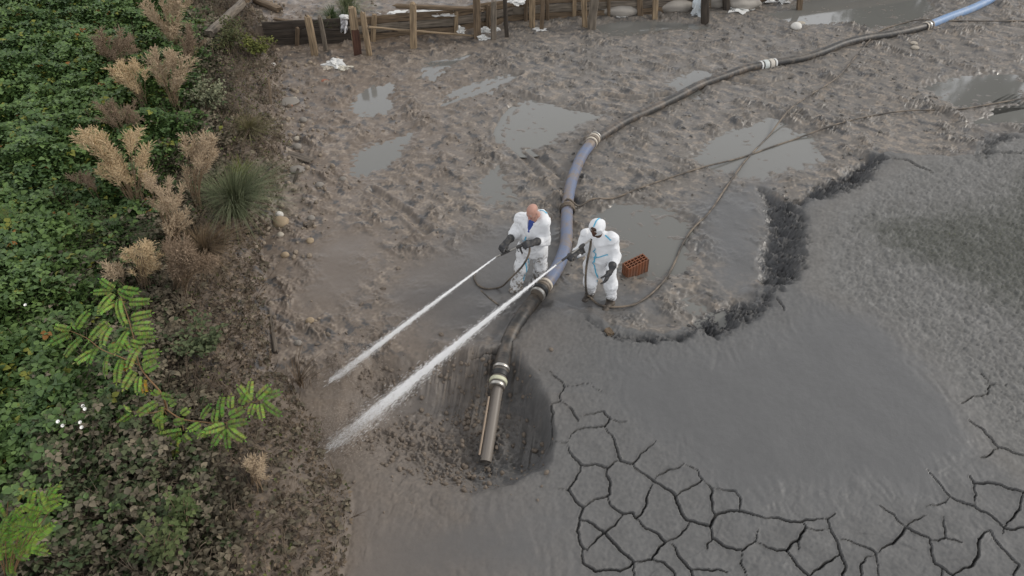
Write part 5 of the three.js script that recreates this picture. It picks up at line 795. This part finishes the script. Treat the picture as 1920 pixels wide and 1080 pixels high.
const one = person('bald man in mud-spattered white coverall and grey gloves, spraying with his hood down', z1, {
  head: [998, 397, 0.16], neck: [1001, 413, 0.06], shR: [977, 410, -0.06], shL: [1020, 416, 0.12], elR: [966, 436, 0.0], wrR: [950, 454.5, 0.24], elL: [1022, 451, 0.14], wrL: [998, 455.5, 0.34],
  hipR: [984, 466, -0.03], hipL: [1012, 468, 0.05], knR: [977, 501, 0.1], knL: [1013, 498, 0.02], anR: [968, 536, stepD([967, 543], z1)], anL: [1009.5, 521, stepD([1010, 526], z1)],
}, {
  belly: 0.06, ankle: 0.098, cuffL: 0.5, cuffR: 0.28, skin: [0.44, 0.25, 0.195], hair: [0.32, 0.28, 0.25], face: V(-0.55, -0.42, 0.72), gcuff: 0.075,
  handR: V(-0.72, -0.5, 0.42).normalize(), palmR: V(0.35, -0.75, -0.3), thumbR: 1, curlR: [0.55, 0.65, 0.7, 0.75], handL: V(-0.9, -0.12, 0.35).normalize(), palmL: V(-0.1, -0.9, -0.5), thumbL: -1, curlL: [0.75, 0.8, 0.8, 0.85],
  extra: (j, off) => [[off(j.neck, 0.1, 0.05, -0.10), 0.055, off(j.neck, -0.09, 0.04, -0.11), 0.05], [off(j.neck, 0.12, 0.0, -0.04), 0.05, off(j.neck, 0.08, 0.06, -0.11), 0.06], [j.anR, 0.085, j.anR.clone().add(V(-0.06, -0.03, 0.08)), 0.065], [j.anL, 0.085, j.anL.clone().add(V(-0.05, -0.03, 0.08)), 0.065]],
  dirt: (x, y, z, j) => { const s = n3(x * 26, y * 26, z * 26) * 0.7 + n3(x * 60, y * 60, z * 60) * 0.6, low = ss(0.85, 0.05, y), p = ss(0.2, 0.05, Math.hypot(x - j.hipL.x, y - j.hipL.y + 0.1, (z - j.hipL.z) * 0.8)); return ss(0.35, 0.75, s + 0.55 * low - 0.05) * (0.35 + low) * 0.85 + 0.22 * low + p * ss(-0.3, 0.5, s) * 0.9 + (y < 0.1 ? 0.3 : 0); },
  tapes: (j, off) => { const c = j.shL.clone().lerp(j.shR, 0.5), p = j.hipL.clone().lerp(j.hipR, 0.5); return [[off(c, -0.02, -0.2, 0.2), off(c, -0.03, -0.32, 0.24), off(c, 0.02, -0.38, 0.25), off(c, 0.14, -0.36, 0.22)], [off(c, -0.03, -0.32, 0.24), off(c, -0.1, -0.28, 0.2)], [off(p, 0, -0.02, 0.2), off(p, 0, -0.16, 0.12), off(p, -0.03, -0.26, 0.1)], [off(j.knR, 0.1, 0.12, 0.02), off(j.knR, 0.11, -0.02, 0.03), off(j.knR, 0.09, -0.25, 0.05)], [off(j.neck, 0.06, 0.1, -0.1), off(j.neck, 0.15, 0.07, -0.1)]]; },
});
{ // blue shirt in the open neck
  const { t, j, off } = one; mesh('shirt', nets(field([[off(j.neck, 0.0, 0.0, 0.05), 0.06, off(j.neck, -0.02, -0.12, 0.115), 0.045]], 0.02), off(j.neck, 0, -0.05, 0.03).addScalar(-0.24), off(j.neck, 0, -0.05, 0.03).addScalar(0.24), 0.01), std([0.03, 0.06, 0.25], 0.8), t);
}
const two = person('hooded man in clean white coverall with blue seams, spraying one-handed beside the brick', z2, {
  head: [1119, 428, 0.14], neck: [1124, 443, 0.06], shR: [1100, 440, -0.04], shL: [1147, 447, 0.1], elR: [1089, 470, 0.08], wrR: [1078.5, 475, 0.27], elL: [1153, 482, 0.16], wrL: [1142, 512, 0.4],
  hipR: [1109, 501, -0.03], hipL: [1139, 503, 0.05], knR: [1107, 528, 0.08], knL: [1145, 533, 0.1], anR: [1107, 546, stepD([1107, 556], z2)], anL: [1146, 555, stepD([1146, 572], z2)],
}, {
  belly: 0.05, ankle: 0.082, cuffL: 0.74, cuffR: 0.72, skin: [0.085, 0.047, 0.032], hair: [0.015, 0.012, 0.01], face: V(-0.62, -0.08, 0.78), hood: true, gcuff: 0.1,
  handR: V(-0.86, -0.1, 0.45).normalize(), palmR: V(0.1, -0.9, 0.2), thumbR: 1, curlR: [0.75, 0.8, 0.85, 0.85], handL: V(-0.35, -0.92, 0.15).normalize(), palmL: V(-0.75, 0.1, -0.5), thumbL: -1, curlL: [0.25, 0.3, 0.35, 0.4],
  dirt: (x, y, z, j) => { const s = n3(x * 24, y * 24, z * 24) * 0.7 + n3(x * 60, y * 60, z * 60) * 0.6, low = ss(0.42, 0.12, y); return ss(0.3, 0.8, s + 0.75 * low - 0.15) * low * 0.9 + ss(0.75, 0.95, s) * 0.4 * ss(1.0, 0.4, y); },
  tapes: (j, off, hp) => { const c = j.shL.clone().lerp(j.shR, 0.5), p = j.hipL.clone().lerp(j.hipR, 0.5); return [[hp(0, 0.1, 0.1), hp(0, 0.17, 0.02), hp(0, 0.13, -0.1)], [off(c, 0.0, -0.1, 0.2), off(c, -0.01, -0.25, 0.24), off(c, 0.0, -0.42, 0.24), off(p, 0.02, 0.0, 0.2), off(p, 0.03, -0.1, 0.18)], [off(c, 0.01, -0.27, 0.24), off(c, 0.1, -0.26, 0.2), off(c, 0.19, -0.23, 0.14)], [off(c, 0.1, 0.09, 0.06), off(c, 0.16, 0.06, 0.08), off(c, 0.2, 0.02, 0.04)], [j.elR.clone().lerp(j.wrR, 0.15).add(V(0, -0.08, 0.05)), j.elR.clone().lerp(j.wrR, 0.8).add(V(0, -0.08, 0.05))], [off(p, -0.02, -0.16, 0.12), off(p, 0.02, -0.2, 0.1)]]; },
});
{ // muddy boots of the hooded worker, and a scrap of print on his chest
  const { t, j, off } = two;
  for (const a of [j.anR, j.anL]) { const up = a.clone().add(V(0, 0.06, 0)), dn = V(a.x, 0.05, a.z), toe = dn.clone().add(V(-0.1, -0.02, 0.15)), b = [[up, 0.07, dn, 0.068], [dn, 0.066, toe, 0.055]], f = field(b, 0.04), bb = bounds(b, 0.02), g = nets((x, y, z) => f(x, y, z) - 0.008 * n3(x * 25, y * 25, z * 25), bb.min, bb.max, 0.01); paint(g, (x, y, z) => mix3([0.035, 0.028, 0.022], [0.11, 0.09, 0.07], clamp(0.4 + n3(x * 18, y * 18, z * 18), 0, 1))); mesh('boot', g, gloveMat, t); }
}
// ---------------------------------------------------------------- spray lances, their hoses and the jets
const gunMat = std([0.045, 0.042, 0.04], 0.5), steel = std([0.35, 0.33, 0.3], 0.4, { metalness: 0.6 });
function lance(label, rear, grip, tip, hand) {
  const t = thing('spray_lance', label, 'spray lance', grip), d = tip.clone().sub(rear).normalize();
  const L = rear.distanceTo(tip), at2 = (q) => rear.clone().addScaledVector(d, q * L);
  mesh('barrel', tube([at2(0.0), at2(0.5), at2(1)], (q) => q > 0.9 ? 0.009 : 0.0125, 40, 10), steel, t);
  mesh('valve_body', tube([at2(0.18), at2(0.25), at2(0.34)], (q) => 0.02 + 0.012 * Math.sin(q * Math.PI), 16, 10), gunMat, t);
  mesh('handle', tube([at2(0.24), at2(0.23).add(V(0.01, -0.06, 0.02)), at2(0.2).add(V(0.02, -0.13, 0.03))], (q) => 0.018 - 0.004 * q, 12, 8), gunMat, t);
  mesh('trigger', tube([at2(0.32), at2(0.31).add(V(0.0, -0.05, 0.02)), at2(0.27).add(V(0.01, -0.09, 0.02))], 0.005, 10, 6), gunMat, t);
  mesh('sleeve', tube([at2(0.55), at2(0.7), at2(0.84)], 0.019, 14, 10), gunMat, t);
  mesh('nozzle', tube([at2(0.93), at2(1.0)], (q) => 0.015 - 0.004 * q, 6, 10), steel, t); return d;
}
const A1 = atZ(989, 455, z1 + 0.36), T1 = atZ(930, 482, z1 + 0.34), A2 = atZ(1108, 449, z2 + 0.22), T2 = atZ(1043, 496.5, z2 + 0.42);
lance('dark spray lance held in both grey gloves by the bald man', A1, A1.clone().lerp(T1, 0.25), T1);
lance('dark spray lance held under the arm by the hooded man', A2, A2.clone().lerp(T2, 0.3), T2);
{
  const P = (pts, r, name, label) => tag(mesh(name, lineTone(tube(pts, r, pts.length * 14, 8)), lineMat), label, 'hose');
  P([A1.clone(), atZ(993, 463, z1 + 0.4), atZ(991, 478, z1 + 0.42), atZ(980, 498, z1 + 0.45), atZ(957, 522, z1 + 0.5), onG(933, 541), onG(910, 542), onG(896, 535), onG(889, 521), onG(893, 508, -0.02)], 0.016, 'pressure_hose', 'thin hose hanging from the bald man\'s lance and looping on the slurry');
  P([onG(902, 545, 0.0), onG(915, 557, 0.0), onG(935, 573, -0.012), onG(946, 584, -0.04)], 0.016, 'pressure_hose', 'short stretch of thin hose half sunk in slurry below the bald man');
  P([A2.clone(), atZ(1107, 462, z2 + 0.2), atZ(1101, 490, z2 + 0.22), atZ(1098, 520, z2 + 0.25), atZ(1099, 543, z2 + 0.28), onG(1107, 560), onG(1124, 573), onG(1150, 578), onG(1186, 574), onG(1215, 557), onG(1243, 530), onG(1262, 500), onG(1278, 462), onG(1298, 432), onG(1328, 402), onG(1362, 352), onG(1400, 300), onG(1440, 258), onG(1475, 218), onG(1520, 180), onG(1565, 152), onG(1600, 112), onG(1630, 78), onG(1652, 58), onG(1690, 46), onG(1725, 42), onG(1770, 40), onG(1850, 44), onG(1925, 40), onG(2000, 38)], 0.018, 'pressure_hose', 'long thin hose from the hooded man\'s lance curving up to the far right');
  const kn = hit(1063, 392).add(V(0, 0.24, 0));
  P([onG(1000, 428), onG(1030, 412), atZ(1046, 402, kn.z + 0.1), kn, atZ(1085, 386, kn.z + 0.02), onG(1110, 384, 0.06), onG(1150, 374), onG(1200, 356), onG(1260, 335), onG(1320, 317), onG(1390, 297), onG(1450, 276), onG(1490, 263), onG(1560, 241), onG(1640, 220), onG(1700, 213), onG(1800, 206), onG(1860, 198), onG(1925, 187), onG(2010, 172)], 0.018, 'pressure_hose', 'thin hose tied over the blue suction hose, running right through the puddles');
  // rope turns that tie it to the suction hose
  const c = hit(1063, 400); c.y = 0.13; const turns = []; for (let i = 0; i <= 40; i++) { const a = i / 40 * 6.283 * 3.2; turns.push(V(c.x + Math.cos(a) * 0.135, c.y + Math.sin(a) * 0.135, c.z - 0.05 + i / 40 * 0.12)); } tag(mesh('tie_rope', lineTone(tube(turns, 0.012, 120, 6)), lineMat), 'dark rope turns tied round the blue hose behind the bald man', 'rope');
}
function gauss() { return Math.sqrt(-2 * Math.log(1 - rnd())) * Math.cos(6.283 * rnd()); }
function jet(label, from, to, r1, n, flat) {
  const t = thing('water_jet', label, 'water jet', from), d = to.clone().sub(from), L = d.length(), dir = d.clone().normalize(), s = dir.clone().cross(V(0, 1, 0)).normalize(), u = s.clone().cross(dir);
  const sag = (q) => 0.10 * L / 4 * q * (1 - q), P = (q, a, b) => from.clone().addScaledVector(d, q).addScaledVector(s, a).addScaledVector(u, b).add(V(0, sag(q), 0));
  const water = new THREE.MeshPhysicalMaterial({ color: new THREE.Color().setRGB(0.92, 0.92, 0.92), roughness: 0.4, ior: 1.33 });
  mesh('stream', tube([P(0, 0, 0), P(0.15, 0, 0), P(0.3, 0, 0), P(0.45, 0, 0)], (q) => lerp(0.008, 0.013, q) * (q > 0.8 ? (1 - q) * 5 : 1) + 0.001, 60, 8), water, t);
  const drop = new THREE.OctahedronGeometry(1, 0), im = new THREE.InstancedMesh(drop, water, n); im.name = 'spray'; im.castShadow = im.receiveShadow = true; tag(im, null, null, null, 'stuff');
  for (let i = 0; i < n; i++) {
    const q = Math.pow(rnd(), 0.8) * (1 + 0.05 * gauss()), halo = rnd() < 0.3 ? 1.9 : 0.8, R = (0.006 + r1 * Math.pow(Math.abs(q), 1.2)) * halo, a = gauss() * R * 0.5, b = gauss() * R * 0.5 - (flat && halo > 1 ? Math.abs(gauss()) * R * 0.5 * q : 0), l = rr(0.012, 0.05) * (halo > 1 ? 0.5 : 1), w = rr(0.0010, 0.0022) * (0.8 + 0.4 * q) * (halo > 1 ? 0.75 : 1);
    dummy.position.copy(P(q, a, b)).sub(from); dummy.quaternion.setFromUnitVectors(V(0, 1, 0), dir.clone().addScaledVector(s, a * 0.4).addScaledVector(u, b * 0.4).normalize()); dummy.scale.set(w, l, w); dummy.updateMatrix(); im.setMatrixAt(i, dummy.matrix);
  }
  t.add(im);
  const m2 = Math.round(n * 0.3), ms = new THREE.InstancedMesh(new THREE.OctahedronGeometry(1, 0), std([0.3, 0.25, 0.205], 0.4), m2); ms.name = 'splash'; tag(ms, null, null, null, 'stuff');
  for (let i = 0; i < m2; i++) { const k = Math.abs(gauss()) * 0.35; dummy.position.copy(to).addScaledVector(dir, -k * 0.8 + 0.12 * gauss()).add(V(gauss() * 0.2, Math.abs(gauss()) * 0.14, gauss() * 0.2)).sub(from); dummy.quaternion.identity(); dummy.scale.setScalar(rr(0.0016, 0.006)); dummy.updateMatrix(); ms.setMatrixAt(i, dummy.matrix); }
  t.add(ms);
}
jet('narrow white water jet from the bald man\'s lance to the shore, upper of the two', T1, hit(630, 710).add(V(0, 0.02, 0)), 0.04, 12000, false);
jet('broad white water jet from the hooded man\'s lance, fanning wide near the shore', T2, hit(632, 832).add(V(0, 0.02, 0)), 0.078, 26000, true);
// ---------------------------------------------------------------- render
const renderer = new THREE.WebGLRenderer({ antialias: true });
renderer.setSize(1024, 576);
renderer.toneMapping = THREE.LinearToneMapping; renderer.toneMappingExposure = EXPOSURE;
renderer.shadowMap.enabled = true;
renderer.render(scene, camera);
